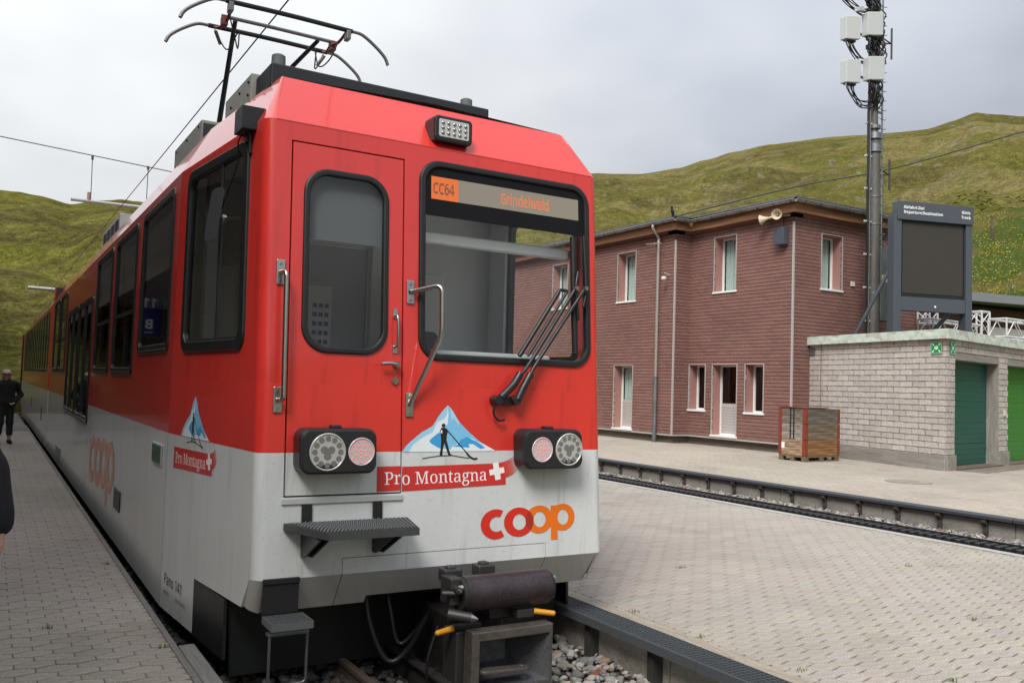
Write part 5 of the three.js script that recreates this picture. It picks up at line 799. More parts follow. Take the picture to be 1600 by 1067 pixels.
// ---------------------------------------------------------------- block shed with garage doors
const SH = { A: V(19.11, 0, -12.31), l: V(0.178, 0, -0.984), r: V(0.981, 0, -0.194) };
const nl = V(-0.984, 0, -0.178), nr = V(0.194, 0, 0.981);
const wl = (s, y, o) => [SH.A.x + SH.l.x * s + nl.x * o, y, SH.A.z + SH.l.z * s + nl.z * o], wr = (s, y, o) => [SH.A.x + SH.r.x * s + nr.x * o, y, SH.A.z + SH.r.z * s + nr.z * o];
{
  const b = thing('block_shed', 'pale concrete block garage with mint green coping and green doors', 'garage', [22, 0, -14.5]);
  const R = rng(23), BM = [0, 1, 2, 3, 4, 5].map((i) => M(0.80 * (0.90 + i * 0.035), 0.725 * (0.90 + i * 0.035), 0.675 * (0.89 + i * 0.035), { roughness: 0.95, map: concreteTex, bumpMap: concreteTex, bumpScale: 0.006 }));
  const MORT = M(0.56, 0.50, 0.45, { roughness: 1, map: concreteTex }), PLI = M(0.40, 0.375, 0.335, { roughness: 0.95, map: concreteTex });
  const lenL = 4.76, lenR = 9.5, H0 = 0.36, H1 = 3.06;
  part(b, 'mortar_wall', [warp(box(0.02, 0.4, H0, H1, -0.04, -0.012), (s, y, o) => wl(s, y, o)), warp(box(0.4, lenL, H0, H1, -0.3, -0.012), (s, y, o) => wl(s, y, o))], MORT);
  part(b, 'mortar_wall', [[0.07, 0.5, 0.31, H1], [0.5, 3.3, 2.74, H1], [3.3, 3.95, 0.31, H1], [3.95, 6.7, 2.74, H1], [6.7, 9.5, 0.31, H1]].map(([p, q, u, v]) => warp(box(p, q, u, v, -0.13, -0.012), (s, y, o) => wr(s, y, o))), MORT);
  const gv = [0, 1, 2, 3, 4].map((k) => { const g = box(-0.5, 0.5, -0.5, 0.5, -0.5, 0.5, 0.06).clone(); const p = g.attributes.position, RR = rng(90 + k); for (let i = 0; i < p.count; i++) { if (p.getZ(i) > 0.3) p.setZ(i, p.getZ(i) + (RR() - 0.5) * 0.35); } g.computeVertexNormals(); return g; });
  const yl = Math.atan2(nl.x, nl.z), yr = Math.atan2(nr.x, nr.z);
  const block = (map, yaw, s0, s1, y0, y1) => { const m = sh(new THREE.Mesh(gv[Math.floor(R() * 5)], BM[Math.floor(R() * 6)])); m.name = 'block'; const c = map((s0 + s1) / 2, (y0 + y1) / 2, -0.006); m.position.set(c[0] - 22, c[1], c[2] + 14.5); m.rotation.y = yaw; m.scale.set(s1 - s0 - 0.008, y1 - y0 - 0.008, 0.024); b.add(m); };
  const PH = 0.1425;
  for (let r = 0, y = H0; y < H1 - 0.05; r++, y += PH) for (let s = (r & 1) ? -0.2 : 0; s < lenL; s += 0.4) { const a = Math.max(s, 0), c = Math.min(s + 0.4, lenL); if (c - a > 0.06) block(wl, yl, a, c, y, Math.min(y + PH, H1)); }
  const lay = (s0, s1, y0) => { for (let r = Math.round((y0 - H0) / PH), y = H0 + r * PH; y < H1 - 0.05; r++, y += PH) for (let s = s0 - ((r & 1) ? 0.2 : 0); s < s1; s += 0.4) { const a = Math.max(s, s0), c = Math.min(s + 0.4, s1); if (c - a > 0.06) block(wr, yr, a, c, y, Math.min(y + PH, H1)); } };
  lay(0.02, 0.5, H0); lay(0.5, 3.3, 2.75); lay(3.3, 3.95, H0); lay(3.95, 6.7, 2.75);
  part(b, 'plinth', [warp(box(-0.03, lenL, -0.05, 0.355, -0.05, 0.06, 0.012), (s, y, o) => wl(s, y, o))], PLI);
  part(b, 'plinth', [warp(box(0.0, 0.52, -0.05, 0.352, -0.13, 0.05, 0.012), (s, y, o) => wr(s, y, o))], PLI); part(b, 'plinth', [warp(box(3.27, 3.98, -0.05, 0.352, -0.32, 0.05, 0.012), (s, y, o) => wr(s, y, o))], PLI);
  part(b, 'jamb', [warp(box(3.29, 3.31, 0.355, 2.74, -0.31, 0.0), (s, y, o) => wr(s, y, o)), warp(box(0.48, 0.5, 0.355, 2.74, -0.31, -0.02), (s, y, o) => wr(s, y, o))], PLI);
  part(b, 'lintel', [warp(box(0.45, 3.35, 2.60, 2.742, -0.3, 0.004, 0.006), (s, y, o) => wr(s, y, o)), warp(box(3.9, 6.8, 2.60, 2.742, -0.3, 0.004, 0.006), (s, y, o) => wr(s, y, o))], PLI);
  const door = (s0, s1, top, col, n) => {
    const m = M(...col, { roughness: 0.42, bumpMap: orangePeel, bumpScale: 0.003 }), hgt = top / n; let first;
    for (let i = 0; i < n; i++) { const y0 = 0.05 + i * hgt, q = [warp(box(s0, s1, y0 + 0.004, y0 + hgt - 0.004, -0.34, -0.29, 0.006), (s, y, o) => wr(s, y, o))]; for (let k = 1; k < 4; k++) q.push(warp(box(s0 + 0.002, s1 - 0.002, y0 + hgt * k / 4 - 0.012, y0 + hgt * k / 4 + 0.012, -0.29, -0.286), (s, y, o) => wr(s, y, o))); part(b, 'door_section', q, m); }
    part(b, 'door_threshold', warp(box(s0 - 0.05, s1 + 0.05, -0.01, 0.045, -0.36, 0.12, 0.006), (s, y, o) => wr(s, y, o)), M(0.2, 0.16, 0.13, { roughness: 0.9, map: concreteTex }));
  };
  door(0.5, 3.3, 2.62, [0.006, 0.078, 0.058], 5); door(3.96, 6.7, 2.62, [0.035, 0.19, 0.025], 5);
  part(b, 'drive_plate', [warp(box(0.4, 6.9, -0.004, 0.006, 0.1, 0.75), (s, y, o) => wr(s, y, o))], M(0.30, 0.26, 0.21, { roughness: 0.95, map: concreteTex }));
  const mint = grainTex(512, (u, v) => { const a = fbm(u * 7, v * 7, 5, 401, 7), c = fbm(u * 22, v * 22, 3, 403, 22), k = 0.92 + 0.25 * (c - 0.5); const t = smooth(0.53, 0.58, a + 0.2 * (c - 0.5)); return [lerp(0.83, 0.76, t) * k, lerp(0.88, 0.73, t) * k, lerp(0.83, 0.69, t) * k]; });
  const COP = M(0.92, 0.92, 0.92, { roughness: 0.85, map: mint }), cop = (pts, y0, y1) => { const g = warp(ext(poly(pts.map(([x, z]) => [x, -z])), y1 - y0, 0.008), (x, y, z) => [x, y1 + z, -y]); const p = g.attributes.position, uv = g.attributes.uv; for (let i = 0; i < p.count; i++) uv.setXY(i, (p.getX(i) + p.getZ(i)) / 2.6, p.getY(i) / 2.6); return g; };
  const o = 0.13, c0 = wl(lenL + 0.15, 0, o), c1 = (() => { const p = wl(0, 0, o), q = wr(0, 0, o); const A = SH.A; const k = o / (1 - 0.0); return [A.x + (nl.x + nr.x) * o * 1.45, 0, A.z + (nl.z + nr.z) * o * 1.45]; })(), c2 = wr(9.6, 0, o), c3 = wr(9.6, 0, -0.25), c4 = wl(0, 0, -0.25), c4b = [SH.A.x - (nl.x + nr.x) * 0.3, 0, SH.A.z - (nl.z + nr.z) * 0.3], c5 = wl(lenL + 0.15, 0, -0.25);
  part(b, 'coping', cop([c0, c1, c2, c3, c4b, c5].map((p) => [p[0], p[2]]), 3.062, 3.29), COP);
  part(b, 'roof_slab', cop([[c5[0] + 0.02, -17.0 + 0.05], [c4b[0] + 0.02, c4b[2] - 0.05], [c3[0], c3[2] - 0.02], [c3[0], -16.9]], 3.07, 3.25), M(0.25, 0.24, 0.23, { roughness: 0.95, map: concreteTex }));
  part(b, 'back_wall', box(20, 28.2, 0, 3.06, -16.93, -16.75), PLI);
  part(b, 'vent_grille', [warp(box(4.5, 4.72, 2.78, 2.98, 0.01, 0.03), (s, y, q) => wl(s, y, q)), ...[0, 1, 2, 3].map((i) => warp(box(4.51, 4.71, 2.8 + i * 0.045, 2.82 + i * 0.045, 0.031, 0.04), (s, y, q) => wl(s, y, q)))], M(0.14, 0.14, 0.14));
  part(b, 'wall_conduit', cyl(wl(4.25, 0.4, 0.02), wl(4.25, 3.05, 0.02), 0.012, 0.012, 6), M(0.22, 0.15, 0.11));
  part(b, 'door_switch', warp(box(3.62, 3.74, 1.28, 1.42, 0.005, 0.05), (s, y, q) => wr(s, y, q)), M(0.55, 0.5, 0.42));
  const sign = canvasTex(256, 256, (c) => {
    c.fillStyle = '#0f8a4a'; c.fillRect(0, 0, 256, 256); c.strokeStyle = '#e9f4ec'; c.fillStyle = '#e9f4ec'; c.lineWidth = 6; c.strokeRect(6, 6, 244, 244);
    for (const [sx, sy] of [[1, 1], [-1, 1], [1, -1], [-1, -1]]) { c.save(); c.translate(128, 128); c.scale(sx, sy); c.beginPath(); c.moveTo(52, 52); c.lineTo(88, 56); c.lineTo(78, 66); c.lineTo(104, 92); c.lineTo(92, 104); c.lineTo(66, 78); c.lineTo(56, 88); c.closePath(); c.fill(); c.restore(); }
    for (const [x, k] of [[98, 0.85], [158, 0.85], [128, 1.05]]) { c.beginPath(); c.arc(x, 108 - 10 * k, 12 * k, 0, 7); c.fill(); c.fillRect(x - 13 * k, 112, 26 * k, 38 * k); c.fillRect(x - 10 * k, 140, 20 * k, 26 * k); }
  });
  const sg = (map, s0, s1, y0, y1, label, flip) => { const c = map((s0 + s1) / 2, (y0 + y1) / 2, 0.03), t = thing('assembly_sign', label, 'sign', c); part(t, 'backing', warp(box(s0, s1, y0, y1, 0.012, 0.03), (s, y, q) => map(s, y, q)), GALV); const g = new THREE.PlaneGeometry(s1 - s0, y1 - y0).translate((s0 + s1) / 2, (y0 + y1) / 2, 0.034); part(t, 'sign_face', warp(g, (s, y, q) => map(s, y, q)), M(1, 1, 1, { map: sign, roughness: 0.5 })); };
  sg(wl, 0.10, 0.42, 2.72, 3.0, 'green assembly point sign on the long block wall'); sg(wr, 0.17, 0.45, 2.72, 3.0, 'green assembly point sign beside the dark green garage door');
}
// ---------------------------------------------------------------- departure board on the shed roof
{
  const A = V(20.83, 0, -15.0), d = V(0.951, 0, 0.309), n = V(-0.309, 0, 0.951), Wd = 2.40;
  const q = (s, y, o) => [A.x + d.x * s + n.x * o, y, A.z + d.z * s + n.z * o], w = (g) => warp(g, q);
  const t = thing('departure_board', 'large blank departure display in a slate blue frame on the shed roof', 'display board', [A.x + d.x * 1.2, 3.25, A.z + d.z * 1.2]);
  const S = M(0.078, 0.092, 0.110, { roughness: 0.45, metalness: 0.2 });
  part(t, 'post', w(box(-0.03, 0.20, 3.25, 6.6, -0.16, 0.12, 0.008)), S); part(t, 'post', w(box(Wd - 0.17, Wd + 0.03, 3.25, 6.6, -0.16, 0.12, 0.008)), S);
  const hd = part(t, 'header', w(box(0.06, Wd + 0.03, 6.48, 6.98, -0.10, 0.16, 0.006)), S);
  part(t, 'display_case', w(box(0.205, Wd - 0.175, 4.40, 6.475, -0.14, 0.05)), BLACK);
  part(t, 'screen', w(box(0.27, Wd - 0.23, 4.50, 6.42, 0.0505, 0.062)), M(0.038, 0.034, 0.028, { roughness: 0.55, bumpMap: grainTex(256, (u, v) => 0.5 + 0.5 * Math.sin(u * 256 * 0.8) * Math.sin(v * 256 * 0.8), false), bumpScale: 0.002 }));
  part(t, 'bottom_panel', w(box(0.205, Wd - 0.175, 4.02, 4.395, -0.12, 0.10, 0.006)), S); part(t, 'lock', cyl(q(1.27, 4.16, 0.1), q(1.27, 4.16, 0.115), 0.03, 0.03, 10), M(0.8, 0.8, 0.8));
  part(t, 'brace', cyl(q(0.05, 5.2, -0.12), q(-0.55, 3.26, -0.9), 0.05, 0.05, 8), S); part(t, 'brace', cyl(q(1.95, 4.1, -0.1), q(1.55, 3.26, -0.7), 0.06, 0.06, 8), S);
  const tx = canvasTex(1024, 220, (c, W, H) => { c.clearRect(0, 0, W, H); c.fillStyle = '#eef1f4'; c.font = 'bold 50px sans-serif'; c.fillText('Abfahrt', 70, 88); c.fillText('Ziel', 262, 88); c.fillText('Departure', 70, 146); c.save(); c.translate(322, 146); c.fillText('Destination', 0, 0); c.restore(); c.fillText('Gleis', 858, 96); c.fillText('Track', 852, 156); });
  const g = new THREE.PlaneGeometry(Wd - 0.03, 0.49).translate(0.06 + (Wd - 0.03) / 2, 6.73, 0.164); part(hd, 'lettering', w(g), M(1, 1, 1, { map: tx, transparent: true, roughness: 0.6 }));
}
// ---------------------------------------------------------------- radio mast
{
  const z = -16.2, x = 21.66, t = thing('radio_mast', 'tall grey steel mast carrying white antenna boxes, cables and a ladder', 'mast', [x, 0, z]);
  const MG = M(0.20, 0.19, 0.175, { roughness: 0.6, metalness: 0.3, map: concreteTex }), AW = M(0.46, 0.48, 0.48, { roughness: 0.5 }), R = rng(8);
  part(t, 'lower_pole', cyl([x, 3.0, z], [x, 9.2, z], 0.155, 0.15, 20), MG); part(t, 'upper_pole', cyl([x - 0.03, 9.2, z], [x - 0.06, 14.6, z], 0.105, 0.095, 16), MG);
  part(t, 'pole_collar', [cyl([x - 0.01, 8.72, z], [x - 0.01, 8.95, z], 0.19, 0.19, 18), cyl([x - 0.02, 9.1, z], [x - 0.02, 9.28, z], 0.19, 0.18, 18), cyl([x - 0.02, 9.4, z], [x - 0.02, 9.5, z], 0.165, 0.165, 18)], GALV);
  for (const y of [4.6, 6.6, 7.4, 10.6]) part(t, 'clamp_band', cyl([x, y, z], [x, y + 0.05, z], 0.165, 0.165, 18), GALV);
  for (let i = 0; i < 4; i++) part(t, 'cable', tube(Array.from({ length: 14 }, (_, k) => [x - 0.27 - 0.03 * i + 0.02 * R(), 3.25 + k * 0.72, z + 0.05 * (i & 1) + 0.02 * R()]), i & 1 ? 0.02 : 0.026, 6, 60), i === 1 ? GALV : RUBBER);
  for (let y = 3.8; y < 10; y += 0.95) part(t, 'cable_clip', box(x - 0.42, x - 0.15, y, y + 0.05, z - 0.03, z + 0.03), AW);
  const lad = part(t, 'ladder', [cyl([x + 0.33, 5.9, z], [x + 0.29, 14.5, z], 0.028, 0.028, 8), ...[6.2, 8.0, 9.9, 10.2, 11.6].map((y) => box(x + 0.1, x + 0.33, y, y + 0.06, z - 0.02, z + 0.02))], GALV);
  for (let y = 6.1; y < 14.4; y += 0.28) part(lad, 'rung', tube([[x + 0.16, y + 0.03, z + 0.02], [x + 0.25, y, z + 0.02], [x + 0.42, y, z + 0.02], [x + 0.46, y + 0.03, z + 0.02]], 0.011, 5, 8), GALV);
  const ab = (cx, cy, w, h, dz, sk) => {
    const g = warp(ext(rrShape(-w / 2, -h / 2, w / 2, h / 2, 0.03), 0.22, 0.02), (a, b, c) => [cx + a, cy + b + a * sk, z + dz + c + a * 0.35]);
    const bx = part(t, 'antenna_box', g, AW); part(bx, 'mounting_arm', cyl([cx, cy, z + dz - 0.15], [x - 0.05, cy + 0.05, z], 0.035, 0.035, 6), DARKSTEEL);
    part(bx, 'connector_plate', box(cx - w * 0.42, cx + w * 0.42, cy - h / 2 - 0.04, cy - h / 2 + 0.0, z + dz - 0.22, z + dz - 0.06), DARKSTEEL);
    for (let i = 0; i < 6; i++) { const a = cx - w * 0.38 + i * w * 0.15, e = x - 0.2 + 0.04 * i, dn = 0.25 + 0.3 * R(); part(bx, 'jumper_cable', tube([[a, cy - h / 2, z + dz - 0.12], [a, cy - h / 2 - dn * 0.5, z + dz - 0.1], [(a + e) / 2, cy - h / 2 - dn, z + 0.1], [e, cy - h / 2 - dn * 0.5, z + 0.12], [e, cy - h / 2 + 0.25, z + 0.1]], 0.016, 5, 18), R() < 0.2 ? GALV : RUBBER); }
  };
  ab(20.22, 11.95, 0.42, 0.66, 0.35, 0.06); ab(21.08, 12.25, 0.47, 0.68, 0.42, 0.12); ab(20.25, 10.72, 0.42, 0.66, 0.35, 0.06); ab(21.16, 10.98, 0.47, 0.68, 0.42, 0.12); ab(19.95, 13.3, 0.6, 0.6, 0.3, 0.05); ab(21.0, 13.7, 0.6, 0.8, 0.3, 0.1);
  { const q = []; for (let i = 0; i < 60; i++) { const y = 10.4 + R() * 2.9, a = x - 0.5 + R() * 0.5; q.push(tube([[a, y, z + 0.15], [a + 0.3 * (R() - 0.5), y - 0.25, z + 0.3], [a + 0.12 * (R() - 0.5), y - 0.55, z + 0.12]], 0.02, 5, 10)); } for (let i = 0; i < 10; i++) { const y = 10.6 + R() * 2.6; q.push(box(x - 0.4, x - 0.1, y, y + 0.08 + 0.1 * R(), z - 0.05, z + 0.14)); } part(t, 'cable_bundle', q, RUBBER); }
  part(t, 'beam_lamp', warp(ext(poly([[0, 0], [0.3, 0.1], [0.28, 0.2], [0.02, 0.12]]), 0.12), (a, b, c) => [20.45 + a, 12.5 + b, z + 0.3 + c]), AW);
  for (const [ax, y0, y1] of [[22.37, 11.62, 12.55], [22.33, 7.72, 8.62]]) part(t, 'dipole', [cyl([ax, y0, z], [ax, y1, z], 0.028, 0.028, 8), cyl([x + 0.1, (y0 + y1) / 2 - 0.1, z], [ax, (y0 + y1) / 2, z], 0.02, 0.02, 6), cyl([x + 0.1, (y0 + y1) / 2 + 0.12, z], [ax, (y0 + y1) / 2, z], 0.02, 0.02, 6)], DARKSTEEL);
  const eb = part(t, 'cabinet', box(x + 0.20, x + 0.62, 3.85, 6.0, z - 0.12, z + 0.1, 0.02), GALV); part(eb, 'warning_label', [box(x + 0.23, x + 0.41, 4.98, 5.18, z + 0.101, z + 0.104)], M(0.6, 0.5, 0.08)); part(eb, 'notice_label', [box(x + 0.42, x + 0.6, 4.98, 5.18, z + 0.101, z + 0.104)], M(0.65, 0.65, 0.62));
  part(t, 'name_plate', box(x - 0.12, x + 0.02, 10.2, 10.5, z + 0.14, z + 0.15), M(0.6, 0.6, 0.6)); part(t, 'base_plate', box(x - 0.35, x + 0.35, -0.02, 0.05, z - 0.35, z + 0.35), DARKSTEEL); part(t, 'footing_pole', cyl([x, 0.05, z], [x, 3.0, z], 0.185, 0.18, 16), MG);
}
// ---------------------------------------------------------------- stage trusses and timber hut behind
function truss(label, a, b, h, grp) {
  const A = V(...a), B = V(...b), L = A.distanceTo(B), d = B.clone().sub(A).normalize(), up = Math.abs(d.y) > 0.7 ? V(1, 0, 0) : V(0, 1, 0), s = d.clone().cross(up).normalize();
  const t = thing('stage_truss', label, 'truss', a, grp), AL = M(0.72, 0.72, 0.72, { roughness: 0.4, metalness: 0.35 });
  const P4 = (k, i, j) => { const p = A.clone().addScaledVector(d, k).addScaledVector(up, i * h).addScaledVector(s, j * h); return [p.x, p.y, p.z]; };
  for (const [i, j] of [[0, 0], [1, 0], [0, 1], [1, 1]]) part(t, 'chord', cyl(P4(0, i, j), P4(L, i, j), 0.032, 0.032, 8), AL);
  const n = Math.max(2, Math.round(L / h * 1.1));
  for (let k = 0; k < n; k++) for (const f of [0, 1]) { part(t, 'web_bar', cyl(P4(L * k / n, k & 1, f), P4(L * (k + 1) / n, 1 - (k & 1), f), 0.017, 0.017, 6), AL); part(t, 'web_bar', cyl(P4(L * k / n, f, k & 1), P4(L * (k + 1) / n, f, 1 - (k & 1)), 0.014, 0.014, 6), AL); }
  for (const k of [0, L]) part(t, 'end_frame', [[0, 0, 1, 0], [1, 0, 1, 1], [1, 1, 0, 1], [0, 1, 0, 0]].map(([i, j, m, o]) => cyl(P4(k, i, j), P4(k, m, o), 0.03, 0.03, 6)), AL);
}
truss('aluminium lattice truss lying beneath the departure board', [23.3, 3.52, -15.9], [26.0, 3.50, -16.1], 0.46); truss('short upright aluminium truss section beside the departure board', [26.25, 3.30, -15.75], [26.25, 4.42, -15.75], 0.42); truss('long aluminium lattice truss lying in front of the timber hut', [26.35, 3.62, -15.6], [32, 3.62, -15.9], 0.55); truss('short upright aluminium truss section behind the board post', [24.6, 3.98, -16.4], [24.6, 4.7, -16.4], 0.4);
{
  const t = thing('timber_hut', 'brown timber hut with flat grey roof below the flowery meadow', 'hut', [38, 0, -24]);
  const W = M(0.20, 0.075, 0.035, { roughness: 0.8, map: woodTex });
  for (let i = 0; i < 22; i++) part(t, 'wall_board', box(33.2, 46, 0.4 + i * 0.24, 0.63 + i * 0.24, -22.05 + 0.02 * (i & 1), -21.95), W);
  part(t, 'wall_core', box(33.3, 46, 0, 5.75, -28, -22.06), M(0.05, 0.03, 0.02)); part(t, 'foundation', box(33.1, 46, -0.3, 0.4, -28, -21.9), CONC);
  part(t, 'roof', warp(box(32.6, 47, 5.82, 6.18, -28.5, -21.2), (x, y, z) => [x, y + (x - 36) * 0.03, z]), M(0.26, 0.27, 0.30, { roughness: 0.6, metalness: 0.2 }));
  part(t, 'window_band', box(37, 45, 4.2, 4.9, -21.945, -21.93), M(0.45, 0.44, 0.42));
}
// ---------------------------------------------------------------- pallet box
{
  const A = V(17.40, 0, -14.90), u = V(1.36, 0, -0.10).normalize(), v = V(-0.05, 0, -0.86).normalize(), LU = 1.38, LV = 0.80, nu = V(0.07, 0, 1), t = thing('pallet_box', 'weathered wooden pallet box with red steel corner hinges by the block shed', 'pallet box', [18.05, 0, -15.3]);
  const m = (a, y, b) => [A.x + u.x * a + v.x * b, y, A.z + u.z * a + v.z * b], wb = (a0, a1, y0, y1, b0, b1, r = 0.004) => warp(box(a0, a1, y0, y1, b0, b1, r), m), R = rng(6);
  const wood = (r, g, b) => M(r, g, b, { roughness: 0.85, map: woodTex, bumpMap: woodTex, bumpScale: 0.003 });
  const PAL = wood(0.42, 0.30, 0.17);
  for (const b of [0, 0.34, 0.68]) part(t, 'pallet_runner', wb(0, LU, 0, 0.022, b, b + 0.12), PAL);
  for (const b of [0, 0.34, 0.68]) for (const a of [0, 0.6, LU - 0.15]) part(t, 'pallet_block', wb(a, a + 0.15, 0.022, 0.10, b + 0.002, b + 0.118), PAL);
  part(t, 'pallet_deck', wb(0, LU, 0.10, 0.145, 0, LV), PAL);
  const tones = { L: [[0.85, 0.56, 0.35], [0.66, 0.58, 0.50], [0.44, 0.35, 0.28]], F: [[0.64, 0.32, 0.12], [0.40, 0.31, 0.20], [0.33, 0.28, 0.23]] };
  const H = 0.392, RS = M(0.33, 0.055, 0.028, { roughness: 0.65, map: concreteTex });
  for (let c = 0; c < 3; c++) for (let k = 0; k < 2; k++) {
    const y0 = 0.148 + c * H + k * H / 2, y1 = y0 + H / 2 - 0.004, f = 0.88 + 0.24 * R();
    part(t, 'board', wb(0.035, LU - 0.035, y0, y1, -0.002, 0.022), wood(...tones.F[c].map((q) => q * f))); part(t, 'board', wb(0.035, LU - 0.035, y0, y1, LV - 0.022, LV), wood(...tones.F[c].map((q) => q * f)));
    part(t, 'board', wb(-0.002, 0.022, y0, y1, 0.035, LV - 0.035), wood(...tones.L[c].map((q) => q * f))); part(t, 'board', wb(LU - 0.022, LU, y0, y1, 0.035, LV - 0.035), wood(...tones.L[c].map((q) => q * f)));
    if (k) continue;
    for (const [a, b] of [[0, 0], [LU, 0], [0, LV], [LU, LV]]) { const sa = a ? -1 : 1, sb = b ? -1 : 1, y2 = y0 + H - 0.01; part(t, 'corner_hinge', [wb(Math.min(a - sa * 0.012, a + sa * 0.085), Math.max(a - sa * 0.012, a + sa * 0.085), y0 + 0.005, y2, Math.min(b - sb * 0.014, b - sb * 0.003), Math.max(b - sb * 0.014, b - sb * 0.003), 0), wb(Math.min(a - sa * 0.014, a - sa * 0.003), Math.max(a - sa * 0.014, a - sa * 0.003), y0 + 0.005, y2, Math.min(b - sb * 0.003, b + sb * 0.085), Math.max(b - sb * 0.003, b + sb * 0.085), 0)], RS); }
  }
  part(t, 'strap', [wb(-0.008, -0.004, 0.55, 1.325, 0.33, 0.37, 0)], SOOT); part(t, 'strap', [wb(-0.008, -0.004, 0.55, 1.325, 0.43, 0.47, 0)], SOOT);
  part(t, 'label_sheet', wb(-0.008, -0.004, 0.30, 0.45, 0.62, 0.74, 0), M(0.75, 0.76, 0.76)); part(t, 'lid', wb(-0.01, 0.95, 1.328, 1.345, 0.0, LV, 0.003), wood(0.5, 0.42, 0.33)); part(t, 'lid_edge', [wb(-0.03, 0.80, 1.326, 1.35, -0.025, -0.004), wb(-0.03, -0.012, 1.326, 1.35, 0, LV)], RS);
}
// ---------------------------------------------------------------- station canopy on the left platform, outside the picture: it shades the platform and shows in the train windows
{
  const t = thing('canopy_building', 'station hall with a deep timber canopy over the left platform', 'building', [-4, 0, -14]);
  const W = M(0.16, 0.10, 0.065, { roughness: 0.85, map: woodTex }), PL2 = M(0.34, 0.31, 0.27, { roughness: 0.9, map: concreteTex });
  part(t, 'wall', box(-6.2, -5.9, 0, 4.79, -90, 5), PL2); part(t, 'canopy_roof', box(-7, -1.95, 4.8, 5.0, -90, 3), W); part(t, 'fascia', box(-1.949, -1.90, 4.65, 5.1, -90, 5), M(0.12, 0.06, 0.04, { roughness: 0.8, map: woodTex }));
  for (let z = 3; z > -90; z -= 5) { part(t, 'post', box(-2.9, -2.72, 0, 4.55, z - 0.09, z + 0.09, 0.01), W); part(t, 'beam', box(-5.9, -1.96, 4.55, 4.799, z - 0.09, z + 0.09), W); }
  part(t, 'added_shade_wall', box(-9, -4.6, 5.01, 13, -90, -0.5), M(0.09, 0.06, 0.045, { roughness: 0.85, map: woodTex }));  // unseen wall added, its height and near end set to shade the train side
  for (let z = 1; z > -60; z -= 4) { const w = part(t, 'window', box(-5.899, -5.86, 1.0, 2.6, z - 0.9, z + 0.9), M(0.5, 0.5, 0.48)); part(w, 'pane', box(-5.859, -5.85, 1.06, 2.54, z - 0.84, z + 0.84), M(0.03, 0.035, 0.04, { roughness: 0.05 })); }
  const s = thing('platform_sign', 'blue platform sign with white number and letter hanging from the canopy', 'sign', [-2.3, 4.0, -32.5]);
  const tx = canvasTex(256, 512, (c) => { c.fillStyle = '#15246e'; c.fillRect(0, 0, 256, 512); c.fillStyle = '#f2f2f2'; c.font = 'bold 150px sans-serif'; c.textAlign = 'center'; c.fillText('11', 128, 190); c.fillText('B', 128, 430); c.font = '34px sans-serif'; c.fillText('Sektor', 128, 480); });
  part(s, 'sign_box', box(-2.75, -1.95, 2.95, 4.55, -32.65, -32.55), M(0.02, 0.03, 0.15)); part(s, 'sign_face', new THREE.PlaneGeometry(0.78, 1.58).translate(-2.35, 3.75, -32.54), M(1, 1, 1, { map: tx, roughness: 0.5 }));
}
